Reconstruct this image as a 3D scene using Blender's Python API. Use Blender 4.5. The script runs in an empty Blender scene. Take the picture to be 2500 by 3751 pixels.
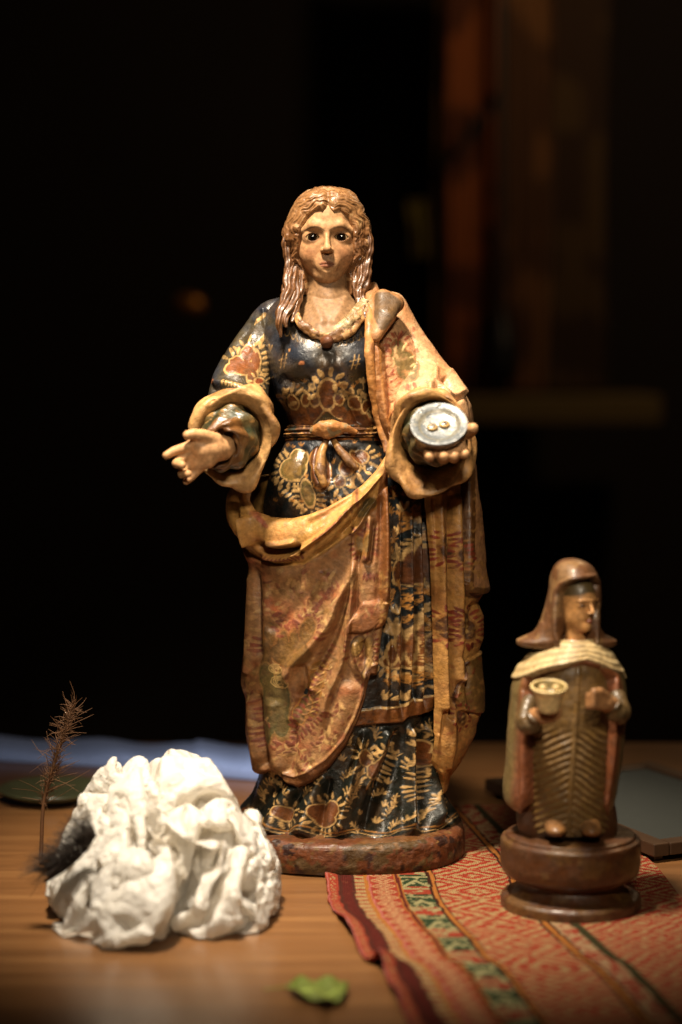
import bpy, math, random
import numpy as np
from mathutils import Vector

# ------------------------------------------------------------------ camera, world, lamps
SC = bpy.context.scene
COL = SC.collection
CAM = np.array([0.0, -2.11, 0.5306]); PITCH = math.radians(4.5)
LENS = 70.0; SENSOR = 36.0
cam_data = bpy.data.cameras.new('camera')
cam_data.sensor_fit = 'VERTICAL'; cam_data.sensor_height = SENSOR; cam_data.lens = LENS
cam_data.clip_start = 0.05; cam_data.clip_end = 60
cam_data.dof.use_dof = True; cam_data.dof.focus_distance = 2.06; cam_data.dof.aperture_fstop = 1.75
cam_data.dof.aperture_blades = 7
cam_ob = bpy.data.objects.new('camera', cam_data); COL.objects.link(cam_ob)
cam_ob.location = CAM; cam_ob.rotation_euler = (math.radians(90) - PITCH, 0, 0)
SC.camera = cam_ob

world = bpy.data.worlds.new('World'); SC.world = world; world.use_nodes = True
wb = world.node_tree.nodes['Background']
wb.inputs[0].default_value = (1.0, 0.78, 0.55, 1); wb.inputs[1].default_value = 0.004

def lamp(name, kind, loc, aim, power, col, **kw):
    d = bpy.data.lights.new(name, kind); d.energy = power; d.color = col
    for k, v in kw.items(): setattr(d, k, v)
    o = bpy.data.objects.new(name, d); COL.objects.link(o); o.location = loc
    o.rotation_euler = (Vector(aim) - Vector(loc)).to_track_quat('-Z', 'Y').to_euler()
    return o
# one warm halogen spot above and a little to the left of the group, an added fill spot from the front, an added dim fill for the background
lamp('key_spot', 'SPOT', (-0.24, -0.56, 1.72), (-0.02, -0.12, 0.20), 325, (1.0, 0.86, 0.67),
     spot_size=math.radians(34), spot_blend=0.8, shadow_soft_size=0.11)
lamp('front_fill', 'SPOT', (0.14, -1.85, 1.28), (0.05, -0.08, 0.30), 100, (1.0, 0.85, 0.64),
     spot_size=math.radians(30), spot_blend=1.0, shadow_soft_size=0.12)
lamp('back_fill', 'POINT', (0.95, 2.0, 1.75), (0, 0, 0), 14, (1.0, 0.68, 0.38), shadow_soft_size=0.08)

SC.view_settings.view_transform = 'Standard'; SC.view_settings.look = 'None'
SC.view_settings.gamma = 1.0; SC.view_settings.use_curve_mapping = False
SC.view_settings.exposure = 0.0
SC.render.engine = 'CYCLES'
SC.cycles.use_denoising = True
SC.cycles.max_bounces = 8
SC.cycles.sample_clamp_indirect = 6.0

# ------------------------------------------------------------------ numeric helpers
rng = np.random.default_rng(7)
KS = (SENSOR / 2 / LENS) / 1875.5
CP, SP = math.cos(PITCH), math.sin(PITCH)
def P(px, py, Y):
    """measured photo position at depth Y -> metres"""
    px = np.asarray(px, float); py = np.asarray(py, float); Y = np.asarray(Y, float)
    dx = (px - 1250) * KS; dz = -(py - 1875.5) * KS
    fy = CP + dz * SP; fz = -SP + dz * CP
    t = (Y - CAM[1]) / fy
    return np.stack(np.broadcast_arrays(dx * t, Y, CAM[2] + t * fz), -1)
def G(px, py, Z=0.0):
    dx = (px - 1250) * KS; dz = -(py - 1875.5) * KS
    fy = CP + dz * SP; fz = -SP + dz * CP
    t = (Z - CAM[2]) / fz
    return np.array([dx * t, CAM[1] + t * fy, Z])
def chart(X, Z, Yref):
    """front elevation (along Y) of a surface lying about Yref, in measured units"""
    ry = Yref - CAM[1]; rz = Z - CAM[2]
    f = ry * CP - rz * SP; u = ry * SP + rz * CP
    return 1250 + X / f / KS, 1875.5 - u / f / KS
KM = 2.11 * KS            # metres per measured unit at the axis

def pch(x, y, t):
    x = np.asarray(x, float); y = np.asarray(y, float); t = np.asarray(t, float)
    if x[0] > x[-1]: x = x[::-1]; y = y[::-1]
    one = y.ndim == 1
    if one: y = y[:, None]
    h = np.diff(x)[:, None]; dl = np.diff(y, axis=0) / h
    d = np.zeros_like(y)
    if len(x) > 2:
        w1 = 2 * h[1:] + h[:-1]; w2 = h[1:] + 2 * h[:-1]
        a, b = dl[:-1], dl[1:]
        ok = a * b > 0
        with np.errstate(divide='ignore', invalid='ignore'):
            hm = (w1 + w2) / (w1 / a + w2 / b)
        d[1:-1] = np.where(ok, hm, 0)
    d[0] = dl[0]; d[-1] = dl[-1]
    tc = np.clip(t, x[0], x[-1]); i = np.clip(np.searchsorted(x, tc) - 1, 0, len(x) - 2)
    s = ((tc - x[i]) / h[i, 0])[..., None]; hh = h[i]
    s2, s3 = s * s, s * s * s
    r = (2*s3 - 3*s2 + 1) * y[i] + (s3 - 2*s2 + s) * hh * d[i] + (-2*s3 + 3*s2) * y[i+1] + (s3 - s2) * hh * d[i+1]
    return r[..., 0] if one else r
def crm(pts, n):
    """smooth curve through points (Catmull-Rom), n samples"""
    p = np.asarray(pts, float); m = len(p)
    q = np.vstack([2 * p[0] - p[1], p, 2 * p[-1] - p[-2]])
    t = np.linspace(0, m - 1 - 1e-9, n); i = t.astype(int); s = (t - i)[:, None]
    a, b, c, d = q[i], q[i+1], q[i+2], q[i+3]
    return .5 * (2*b + (c - a)*s + (2*a - 5*b + 4*c - d)*s*s + (3*b - a - 3*c + d)*s**3)
def sst(e0, e1, x):
    t = np.clip((x - e0) / (e1 - e0), 0, 1); return t * t * (3 - 2 * t)
def unit(v): return v / (np.linalg.norm(v, axis=-1, keepdims=True) + 1e-12)
def lerp(a, b, t): return a + (b - a) * t
def lin(r, g, b):
    c = np.array([r, g, b], float) / 255.0
    return np.where(c <= .04045, c / 12.92, ((c + .055) / 1.055) ** 2.4)

NTAB = np.random.default_rng(99).uniform(-1, 1, 64 ** 3).astype(np.float32)
def vnoise(p, sc, seed=0):
    """smooth value noise in -1..1 on points (N,2 or 3)"""
    p = np.asarray(p, np.float32) / np.float32(sc) + np.float32(seed * 7.31 + 300)
    if p.shape[-1] == 2: p = np.concatenate([p, np.full(p.shape[:-1] + (1,), .5 + seed, np.float32)], -1)
    fl = np.floor(p); f = p - fl; f = f * f * (3 - 2 * f); i = fl.astype(np.int32)
    x0, y0, z0 = (i[..., 0] & 63) << 12, (i[..., 1] & 63) << 6, i[..., 2] & 63
    x1, y1, z1 = ((i[..., 0] + 1) & 63) << 12, ((i[..., 1] + 1) & 63) << 6, (i[..., 2] + 1) & 63
    fx, fy, fz = f[..., 0], f[..., 1], f[..., 2]; T = NTAB
    a = T[x0 + y0 + z0]; a = a + (T[x1 + y0 + z0] - a) * fx; b = T[x0 + y1 + z0]; b = b + (T[x1 + y1 + z0] - b) * fx
    c = T[x0 + y0 + z1]; c = c + (T[x1 + y0 + z1] - c) * fx; d = T[x0 + y1 + z1]; d = d + (T[x1 + y1 + z1] - d) * fx
    a = a + (b - a) * fy; c = c + (d - c) * fy
    return a + (c - a) * fz
def fbm(p, sc, seed=0, o=3):
    r = 0; a = 1; t = 0
    for k in range(o):
        r = r + a * vnoise(p, sc / 2 ** k, seed + k * 3); t += a; a *= .5
    return r / t

def pline(X, Y, pts):
    """distance to a polyline, signed side, and 0..1 position along it"""
    pts = np.asarray(pts, float); best = np.full(X.shape, 1e9); side = np.zeros(X.shape); par = np.zeros(X.shape)
    n = len(pts) - 1
    for k in range(n):
        ax, ay = pts[k, :2]; bx, by = pts[k + 1, :2]
        ex, ey = bx - ax, by - ay; L2 = ex * ex + ey * ey + 1e-12
        t = np.clip(((X - ax) * ex + (Y - ay) * ey) / L2, 0, 1)
        dx = X - ax - t * ex; dy = Y - ay - t * ey
        d = dx * dx + dy * dy; m = d < best
        best = np.where(m, d, best); side = np.where(m, np.sign(ex * dy - ey * dx), side); par = np.where(m, (k + t) / n, par)
    return np.sqrt(best), side, par
def polysd(X, Y, poly):
    """signed distance to a closed polygon, negative inside"""
    p = np.asarray(poly, float); q = np.vstack([p, p[:1]])
    d, _, _ = pline(X, Y, q)
    ins = np.zeros(X.shape, bool)
    for k in range(len(p)):
        x1, y1 = q[k]; x2, y2 = q[k + 1]
        if y1 == y2: continue
        c = ((y1 > Y) != (y2 > Y)) & (X < (x2 - x1) * (Y - y1) / (y2 - y1) + x1)
        ins ^= c
    return np.where(ins, -d, d)
def ridge(X, Y, pts, w, A, asym=1.0, ends=True):
    """raised (A>0) or sunk (A<0) fold along a line; asym widens the far side"""
    pts = np.asarray(pts, float); out = np.zeros(X.shape)
    wm = np.max(w) * max(asym, 1) * 2.6
    m = (X > pts[:, 0].min() - wm) & (X < pts[:, 0].max() + wm) & (Y > pts[:, 1].min() - wm) & (Y < pts[:, 1].max() + wm)
    if not m.any(): return out
    if len(pts) > 2: pts = crm(pts[:, :2], 4 * len(pts))
    d, s, t = pline(X[m], Y[m], pts)
    ww = np.interp(t, np.linspace(0, 1, np.size(w)), np.atleast_1d(w)); aa = np.interp(t, np.linspace(0, 1, np.size(A)), np.atleast_1d(A))
    ww = np.where(s > 0, ww * asym, ww)
    e = (sst(0, .12, t) * sst(1, .88, t)) if ends else 1
    out[m] = aa * np.exp(-(d / ww) ** 2) * e
    return out

# ------------------------------------------------------------------ mesh helpers
def tag(o, label=None, cat=None, group=None, kind=None):
    if label: o['label'] = label
    if cat: o['category'] = cat
    if group: o['group'] = group
    if kind: o['kind'] = kind
    return o
def empty(name, loc=(0, 0, 0), rz=0.0):
    o = bpy.data.objects.new(name, None); COL.objects.link(o); o.empty_display_size = .02
    o.location = loc; o.rotation_euler = (0, 0, rz); return o
def mesh_obj(name, V, faces, mat, parent=None, col=None, smooth=True, attr='paint'):
    """faces: list of (n,k) index arrays; V in world metres"""
    V = np.asarray(V, np.float32).reshape(-1, 3)
    if parent is not None: V = V - np.array(parent.location, np.float32)
    me = bpy.data.meshes.new(name)
    if not isinstance(faces, list): faces = [faces]
    faces = [np.asarray(f, np.int32) for f in faces if len(f)]
    li = np.concatenate([f.ravel() for f in faces]); tot = np.concatenate([np.full(len(f), f.shape[1], np.int32) for f in faces])
    st = np.concatenate([[0], np.cumsum(tot)[:-1]]).astype(np.int32)
    me.vertices.add(len(V)); me.vertices.foreach_set('co', V.ravel())
    me.loops.add(len(li)); me.loops.foreach_set('vertex_index', li)
    me.polygons.add(len(tot)); me.polygons.foreach_set('loop_start', st)
    me.polygons.foreach_set('use_smooth', np.full(len(tot), smooth))
    me.update(calc_edges=True); me.validate()
    if col is not None:
        c = np.ones((len(V), 4), np.float32); c[:, :3] = np.clip(np.asarray(col, np.float32).reshape(-1, 3), 0, 1)
        a = me.color_attributes.new(attr, 'FLOAT_COLOR', 'POINT'); a.data.foreach_set('color', c.ravel())
    if mat: me.materials.append(mat)
    o = bpy.data.objects.new(name, me); COL.objects.link(o)
    if parent is not None: o.parent = parent
    return o
def gridf(nv, nu, closed):
    i = np.arange(nv - 1)[:, None] * nu; j = np.arange(nu if closed else nu - 1)[None, :]
    k = (j + 1) % nu
    return np.stack([i + j, i + k, i + nu + k, i + nu + j], -1).reshape(-1, 4)
def nrm(p, closed):
    if closed: du = np.roll(p, -1, 1) - np.roll(p, 1, 1)
    else: du = np.gradient(p, axis=1)
    dv = np.gradient(p, axis=0)
    n = unit(np.cross(du, dv))
    c = p.mean(1, keepdims=True)
    if closed and np.mean(np.sum(n * (p - c), -1)) < 0: n = -n
    return n
def grid_obj(name, p, mat, parent, col=None, closed=True, cap0=False, cap1=False):
    nv, nu = p.shape[:2]; V = p.reshape(-1, 3); F = [gridf(nv, nu, closed)]
    C = None if col is None else np.broadcast_to(np.asarray(col, float), p.shape).reshape(-1, 3)
    for flag, row in ((cap0, 0), (cap1, nv - 1)):
        if flag:
            k = len(V); V = np.vstack([V, p[row].mean(0)[None]])
            if C is not None: C = np.vstack([C, C[row * nu:(row + 1) * nu].mean(0)[None]])
            j = np.arange(nu); F.append(np.stack([row * nu + j, row * nu + (j + 1) % nu, np.full(nu, k)], -1))
    return mesh_obj(name, V, F, mat, parent, C)
def loft(secs, nu, nv, ts=None, exp=2.0):
    """secs: (C, A, B) with semi-axis vectors -> (nv, nu, 3), theta, v"""
    S = np.array([np.concatenate([np.asarray(c, float), np.asarray(a, float), np.asarray(b, float)]) for c, a, b in secs])
    n = len(S); x = np.arange(n) if ts is None else np.asarray(ts, float)
    v = np.linspace(x[0], x[-1], nv); s = pch(x, S, v)
    th = np.linspace(0, 2 * np.pi, nu, endpoint=False)
    c = np.sign(np.cos(th)) * np.abs(np.cos(th)) ** (2 / exp); si = np.sign(np.sin(th)) * np.abs(np.sin(th)) ** (2 / exp)
    p = s[:, None, :3] + s[:, None, 3:6] * c[None, :, None] + s[:, None, 6:9] * si[None, :, None]
    return p, np.broadcast_to(th, (nv, nu)), np.broadcast_to(v[:, None], (nv, nu))
def sweep(path, rad, nu=12, flat=1.0, up=(0, -1, 0), twist=0.0):
    """tube along a path, rad scalar or per-point; flat squeezes along the up axis"""
    path = np.asarray(path, float); n = len(path); t = unit(np.gradient(path, axis=0))
    u = np.array(up, float)[None] - t * (t @ np.array(up, float))[:, None]; u = unit(u); w = np.cross(t, u)
    r = np.interp(np.linspace(0, 1, n), np.linspace(0, 1, np.size(rad)), np.atleast_1d(rad))[:, None, None]
    th = np.linspace(0, 2 * np.pi, nu, endpoint=False)[None, :, None] + (np.linspace(0, 1, n) * twist)[:, None, None]
    return path[:, None] + r * (np.cos(th) * w[:, None] + flat * np.sin(th) * u[:, None])

def surface_nets(f, lo, hi, h):
    lo = np.asarray(lo, float); hi = np.asarray(hi, float)
    n = np.ceil((hi - lo) / h).astype(int) + 1
    ax = [lo[k] + h * np.arange(n[k]) for k in range(3)]
    X = np.stack(np.meshgrid(*ax, indexing='ij'), -1)
    v = np.empty(n, np.float32)
    for i0 in range(0, n[0], 16): v[i0:i0 + 16] = f(X[i0:i0 + 16])
    s = v < 0
    cn = np.zeros(n - 1, int); acc = np.zeros(tuple(n - 1) + (3,)); 
    offs = [(a, b, c) for a in (0, 1) for b in (0, 1) for c in (0, 1)]
    def cr(o): return tuple(slice(o[k], n[k] - 1 + o[k]) for k in range(3))
    for o in offs:
        for k in range(3):
            if o[k]: continue
            q = list(o); q[k] = 1; a, b = v[cr(o)], v[cr(q)]; m = (a < 0) != (b < 0)
            t = np.where(m, a / np.where(m, a - b, 1), 0)
            pos = np.stack([np.where(m, o[j] + (t if j == k else 0), 0) for j in range(3)], -1)
            acc += pos; cn += m
    act = cn > 0; idx = -np.ones(act.shape, int); idx[act] = np.arange(act.sum())
    ijk = np.argwhere(act); V = lo + h * (ijk + acc[act] / cn[act][:, None])
    F = []
    for k in range(3):
        a, b = (k + 1) % 3, (k + 2) % 3
        sl0 = [slice(None)] * 3; sl1 = [slice(None)] * 3; sl0[k] = slice(0, -1); sl1[k] = slice(1, None)
        m = s[tuple(sl0)] != s[tuple(sl1)]; m2 = s[tuple(sl0)]
        e = np.argwhere(m); e = e[(e[:, a] > 0) & (e[:, b] > 0) & (e[:, a] < n[a] - 1) & (e[:, b] < n[b] - 1)]
        fl = m2[tuple(e.T)]
        c = []
        for da, db in ((1, 1), (0, 1), (0, 0), (1, 0)):
            g = e.copy(); g[:, a] -= da; g[:, b] -= db; c.append(idx[tuple(g.T)])
        q = np.stack(c, -1); q[~fl] = q[~fl][:, ::-1]
        F.append(q)
    return V, np.vstack(F)
def smin(a, b, k):
    h = np.clip(.5 + .5 * (b - a) / k, 0, 1); return b + (a - b) * h - k * h * (1 - h)
def capsule(p, a, b, ra, rb):
    a = np.asarray(a, float); b = np.asarray(b, float); ba = b - a
    t = np.clip(((p - a) @ ba) / (ba @ ba + 1e-12), 0, 1)
    return np.linalg.norm(p - a - t[..., None] * ba, axis=-1) - (ra + (rb - ra) * t)
def ellips(p, c, r):
    q = (p - np.asarray(c)) / np.asarray(r); k0 = np.linalg.norm(q, axis=-1); k1 = np.linalg.norm(q / np.asarray(r), axis=-1)
    return k0 * (k0 - 1) / (k1 + 1e-9)
def bone_mesh(chains, k, h, extra=None):
    """chains of (point, radius) joined smoothly -> verts, quads"""
    pts = np.array([p for c in chains for p, r in c]); rm = max(r for c in chains for p, r in c) * 1.6
    def f(X):
        d = None
        for c in chains:
            dc = None
            for (a, ra), (b, rb) in zip(c[:-1], c[1:]):
                e = capsule(X, a, b, ra, rb); dc = e if dc is None else np.minimum(dc, e)
            d = dc if d is None else smin(d, dc, k)
        if extra is not None: d = extra(X, d)
        return d
    return surface_nets(f, pts.min(0) - rm, pts.max(0) + rm, h)

# ------------------------------------------------------------------ paint canvas in measured units
class Canvas:
    def __init__(s, x0, x1, y0, y1, base):
        s.x0, s.y0 = x0, y0; s.w, s.h = int(x1 - x0), int(y1 - y0)
        s.Y, s.X = np.mgrid[y0:y0 + s.h, x0:x0 + s.w].astype(float)
        s.c = np.empty((s.h, s.w, 3)); s.c[:] = base; s.z = np.zeros((s.h, s.w))
    def box(s, x0, x1, y0, y1):
        return (slice(max(0, int(y0 - s.y0)), max(0, int(y1 - s.y0) + 1)), slice(max(0, int(x0 - s.x0)), max(0, int(x1 - s.x0) + 1)))
    def put(s, b, m, col, z=0.0, al=1.0):
        m = (m * al)[..., None]; s.c[b] = s.c[b] * (1 - m) + np.asarray(col) * m
        if z: s.z[b] = np.maximum(s.z[b], m[..., 0] * z)
    def petal(s, x, y, ang, L, W, col, z=.6, al=1.0):
        """drop from (x,y) outwards along ang (degrees, 90 = up)"""
        b = s.box(x - L - W, x + L + W, y - L - W, y + L + W); X = s.X[b] - x; Y = s.Y[b] - y
        if X.size == 0: return
        a = math.radians(ang); u = (X * math.cos(a) - Y * math.sin(a)) / L; v = X * math.sin(a) + Y * math.cos(a)
        w = W * np.sqrt(np.clip(u, 0, 1)) * np.sqrt(np.clip(1 - u, 0, 1) * 1.0) * 1.2
        s.put(b, np.clip((w - np.abs(v)) / 1.6 + .5, 0, 1) * ((u > -.02) & (u < 1.02)), np.asarray(col) * (1 + .16 * rng.standard_normal()), z, al)
    def ell(s, x, y, rx, ry, ang, col, z=0.0, al=1.0, soft=1.5):
        r = max(rx, ry) + 4; b = s.box(x - r, x + r, y - r, y + r); X = s.X[b] - x; Y = s.Y[b] - y
        if X.size == 0: return
        a = math.radians(ang); u = (X * math.cos(a) - Y * math.sin(a)) / rx; v = (X * math.sin(a) + Y * math.cos(a)) / ry
        k = np.sqrt(u * u + v * v); s.put(b, np.clip((1 - k) * min(rx, ry) / soft + .5, 0, 1), col, z, al)
    def line(s, pts, w, col, z=.4, al=1.0):
        pts = np.asarray(pts, float)
        if len(pts) > 2: pts = crm(pts, 6 * len(pts))
        b = s.box(pts[:, 0].min() - w - 3, pts[:, 0].max() + w + 3, pts[:, 1].min() - w - 3, pts[:, 1].max() + w + 3)
        if s.X[b].size == 0: return
        d, _, _ = pline(s.X[b], s.Y[b], pts); s.put(b, np.clip((w / 2 - d) / 1.5 + .5, 0, 1), col, z, al)
    def poly(s, pts, col, z=0.0, al=1.0, soft=2.0):
        p = np.asarray(pts, float); b = s.box(p[:, 0].min() - 3, p[:, 0].max() + 3, p[:, 1].min() - 3, p[:, 1].max() + 3)
        s.put(b, np.clip(-polysd(s.X[b], s.Y[b], p) / soft + .5, 0, 1), col, z, al)
    def fan(s, x, y, ang, n, spread, L, W, col, r0=2, z=.6):
        for k in range(n):
            a = ang + (k - (n - 1) / 2) * spread; q = 1 - .25 * abs(k - (n - 1) / 2) / max(1, n / 2)
            s.petal(x + r0 * math.cos(math.radians(a)), y - r0 * math.sin(math.radians(a)), a, L * q, W, col, z)
    def palmette(s, lobes, fill, edge, fringe, L=30, W=9, gap=14, arc=None, inner=None, ew=5):
        """lobed flower: brown body, pale outline, petals standing round it (arc = angle window in degrees)"""
        x0 = min(l[0] - max(l[2], l[3]) for l in lobes) - 60; x1 = max(l[0] + max(l[2], l[3]) for l in lobes) + 60
        y0 = min(l[1] - max(l[2], l[3]) for l in lobes) - 60; y1 = max(l[1] + max(l[2], l[3]) for l in lobes) + 60
        b = s.box(x0, x1, y0, y1); X, Y = s.X[b], s.Y[b]; d = np.full(X.shape, 1e9)
        for (x, y, rx, ry, a) in lobes:
            t = math.radians(a); u = (X - x) * math.cos(t) - (Y - y) * math.sin(t); v = (X - x) * math.sin(t) + (Y - y) * math.cos(t)
            k = np.sqrt((u / rx) ** 2 + (v / ry) ** 2); d = np.minimum(d, (k - 1) * min(rx, ry))
        s.put(b, np.clip((ew - d) / 1.5 + .5, 0, 1), edge, .35)
        s.put(b, np.clip(-d / 1.5 + .5, 0, 1), fill, .15)
        if inner is not None: s.put(b, np.clip((-d - 7) / 8 + .3, 0, .6), inner)
        if L <= 0: return
        gy, gx = np.gradient(d)
        m = np.abs(d - ew - 2) < .8; ys, xs = np.nonzero(m)
        if len(xs) == 0: return
        cx = np.mean([l[0] for l in lobes]); cy = np.mean([l[1] for l in lobes])
        P_ = np.stack([X[ys, xs], Y[ys, xs]], -1); Gd = np.stack([gx[ys, xs], gy[ys, xs]], -1)
        od = np.argsort(np.arctan2(-(P_[:, 1] - cy), P_[:, 0] - cx)); kept = []
        for i in od:
            a = math.degrees(math.atan2(-(P_[i, 1] - cy), P_[i, 0] - cx))
            if arc and not (arc[0] <= a <= arc[1] or arc[0] <= a + 360 <= arc[1]): continue
            if all((P_[i, 0] - q[0]) ** 2 + (P_[i, 1] - q[1]) ** 2 > gap * gap for q in kept):
                kept.append(P_[i]); ga = math.degrees(math.atan2(-Gd[i, 1], Gd[i, 0]))
                s.petal(P_[i, 0], P_[i, 1], ga + rng.uniform(-9, 9), L * rng.uniform(.8, 1.15), W * rng.uniform(.85, 1.15), fringe)
    def lock(s): s.g = s.c.copy()
    def finish(s, wear=.75, seed=1, warp=4.0):
        """hand-drawn wobble, thin and rubbed paint"""
        q = np.stack([s.X, s.Y], -1); dx = warp * fbm(q, 15, seed, 2); dy = warp * fbm(q, 15, seed + 9, 2)
        i = np.clip((s.Y - s.y0 + dy).astype(int), 0, s.h - 1); j = np.clip((s.X - s.x0 + dx).astype(int), 0, s.w - 1)
        s.c = s.c[i, j]; s.z = s.z[i, j]
        m = wear * sst(.02, .42, fbm(q, 15, seed + 4, 4) + .45 * fbm(q, 110, seed + 6, 2)); s.c = lerp(s.c, s.g, m[..., None]); s.z = s.z * (1 - m)
        s.c = s.c * (1 + .13 * vnoise(q, 5, seed + 2))[..., None]
    def get(s, x, y):
        x = np.clip(x - s.x0, 0, s.w - 1.01); y = np.clip(y - s.y0, 0, s.h - 1.01)
        i, j = y.astype(int), x.astype(int); fy, fx = (y - i)[..., None], (x - j)[..., None]
        def bl(A): return (A[i, j] * (1 - fx) + A[i, j + 1] * fx) * (1 - fy) + (A[i + 1, j] * (1 - fx) + A[i + 1, j + 1] * fx) * fy
        return bl(s.c), bl(s.z[..., None])[..., 0]

# ------------------------------------------------------------------ materials
def new_mat(name):
    m = bpy.data.materials.new(name); m.use_nodes = True; nt = m.node_tree
    return m, nt, nt.nodes['Principled BSDF']
def nd(nt, typ, **kw):
    n = nt.nodes.new(typ)
    for k, v in kw.items():
        if k.startswith('i_'): n.inputs[k[2:].replace('_', ' ')].default_value = v
        else: setattr(n, k, v)
    return n
def painted(name, rough=(.28, .55), bump=.25, bscale=260, dirt=.35, dirt_col=(.10, .045, .014), dscale=34, coat=.25, spec=.5, attr='paint', bdist=.0006, metal=0.0):
    """aged oil paint over carved wood: colour from the painted attribute, blotchy varnish, worn spots, craquelure"""
    m, nt, b = new_mat(name); L = nt.links.new
    at = nd(nt, 'ShaderNodeAttribute', attribute_name=attr)
    tc = nd(nt, 'ShaderNodeTexCoord')
    n1 = nd(nt, 'ShaderNodeTexNoise', i_Scale=dscale, i_Detail=6.0, i_Roughness=.62); L(tc.outputs['Object'], n1.inputs['Vector'])
    r1 = nd(nt, 'ShaderNodeMapRange', i_From_Min=.47, i_From_Max=.72, i_To_Max=dirt); L(n1.outputs['Fac'], r1.inputs['Value'])
    mx = nd(nt, 'ShaderNodeMix', data_type='RGBA', blend_type='MIX'); L(r1.outputs[0], mx.inputs['Factor']); L(at.outputs['Color'], mx.inputs['A'])
    mx.inputs['B'].default_value = (*dirt_col, 1)
    n2 = nd(nt, 'ShaderNodeTexNoise', i_Scale=dscale * 5, i_Detail=4.0); L(tc.outputs['Object'], n2.inputs['Vector'])
    hv = nd(nt, 'ShaderNodeHueSaturation'); r2 = nd(nt, 'ShaderNodeMapRange', i_From_Min=.3, i_From_Max=.7, i_To_Min=.72, i_To_Max=1.28)
    L(n2.outputs['Fac'], r2.inputs['Value']); L(r2.outputs[0], hv.inputs['Value']); L(mx.outputs['Result'], hv.inputs['Color'])
    L(hv.outputs[0], b.inputs['Base Color'])
    n3 = nd(nt, 'ShaderNodeTexNoise', i_Scale=dscale * 1.7, i_Detail=5.0); L(tc.outputs['Object'], n3.inputs['Vector'])
    r3 = nd(nt, 'ShaderNodeMapRange', i_From_Min=.35, i_From_Max=.65, i_To_Min=rough[0], i_To_Max=rough[1]); L(n3.outputs['Fac'], r3.inputs['Value'])
    L(r3.outputs[0], b.inputs['Roughness'])
    n4 = nd(nt, 'ShaderNodeTexNoise', i_Scale=bscale, i_Detail=5.0, i_Roughness=.6); L(tc.outputs['Object'], n4.inputs['Vector'])
    vo = nd(nt, 'ShaderNodeTexVoronoi', feature='DISTANCE_TO_EDGE', i_Scale=bscale * .9); L(tc.outputs['Object'], vo.inputs['Vector'])
    r4 = nd(nt, 'ShaderNodeMapRange', i_From_Max=.05, i_To_Min=-.09, i_To_Max=0.0); L(vo.outputs['Distance'], r4.inputs['Value'])
    ad = nd(nt, 'ShaderNodeMath', operation='ADD'); L(n4.outputs['Fac'], ad.inputs[0]); L(r4.outputs[0], ad.inputs[1])
    n5 = nd(nt, 'ShaderNodeTexNoise', i_Scale=bscale * .32, i_Detail=3.0); L(tc.outputs['Object'], n5.inputs['Vector']); b0 = nd(nt, 'ShaderNodeBump', i_Strength=bump * .6, i_Distance=bdist * 8); L(n5.outputs['Fac'], b0.inputs['Height'])
    bp = nd(nt, 'ShaderNodeBump', i_Strength=bump, i_Distance=bdist * 4); L(ad.outputs[0], bp.inputs['Height']); L(b0.outputs[0], bp.inputs['Normal']); L(bp.outputs[0], b.inputs['Normal'])
    b.inputs['Coat Weight'].default_value = coat; b.inputs['Coat Roughness'].default_value = .22
    b.inputs['Specular IOR Level'].default_value = spec; b.inputs['Metallic'].default_value = metal
    return m
def plain(name, col, rough=.5, metal=0.0, **kw):
    m, nt, b = new_mat(name); b.inputs['Base Color'].default_value = (*col, 1); b.inputs['Roughness'].default_value = rough; b.inputs['Metallic'].default_value = metal
    tc = nd(nt, 'ShaderNodeTexCoord'); n = nd(nt, 'ShaderNodeTexNoise', i_Scale=kw.get('scale', 60.0), i_Detail=4.0); nt.links.new(tc.outputs['Object'], n.inputs['Vector'])
    r = nd(nt, 'ShaderNodeMapRange', i_To_Min=1 - kw.get('var', .25), i_To_Max=1 + kw.get('var', .25)); nt.links.new(n.outputs['Fac'], r.inputs['Value'])
    h = nd(nt, 'ShaderNodeHueSaturation'); h.inputs['Color'].default_value = (*col, 1); nt.links.new(r.outputs[0], h.inputs['Value']); nt.links.new(h.outputs[0], b.inputs['Base Color'])
    bp = nd(nt, 'ShaderNodeBump', i_Strength=kw.get('bump', .15), i_Distance=.002); nt.links.new(n.outputs['Fac'], bp.inputs['Height']); nt.links.new(bp.outputs[0], b.inputs['Normal'])
    return m
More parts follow.
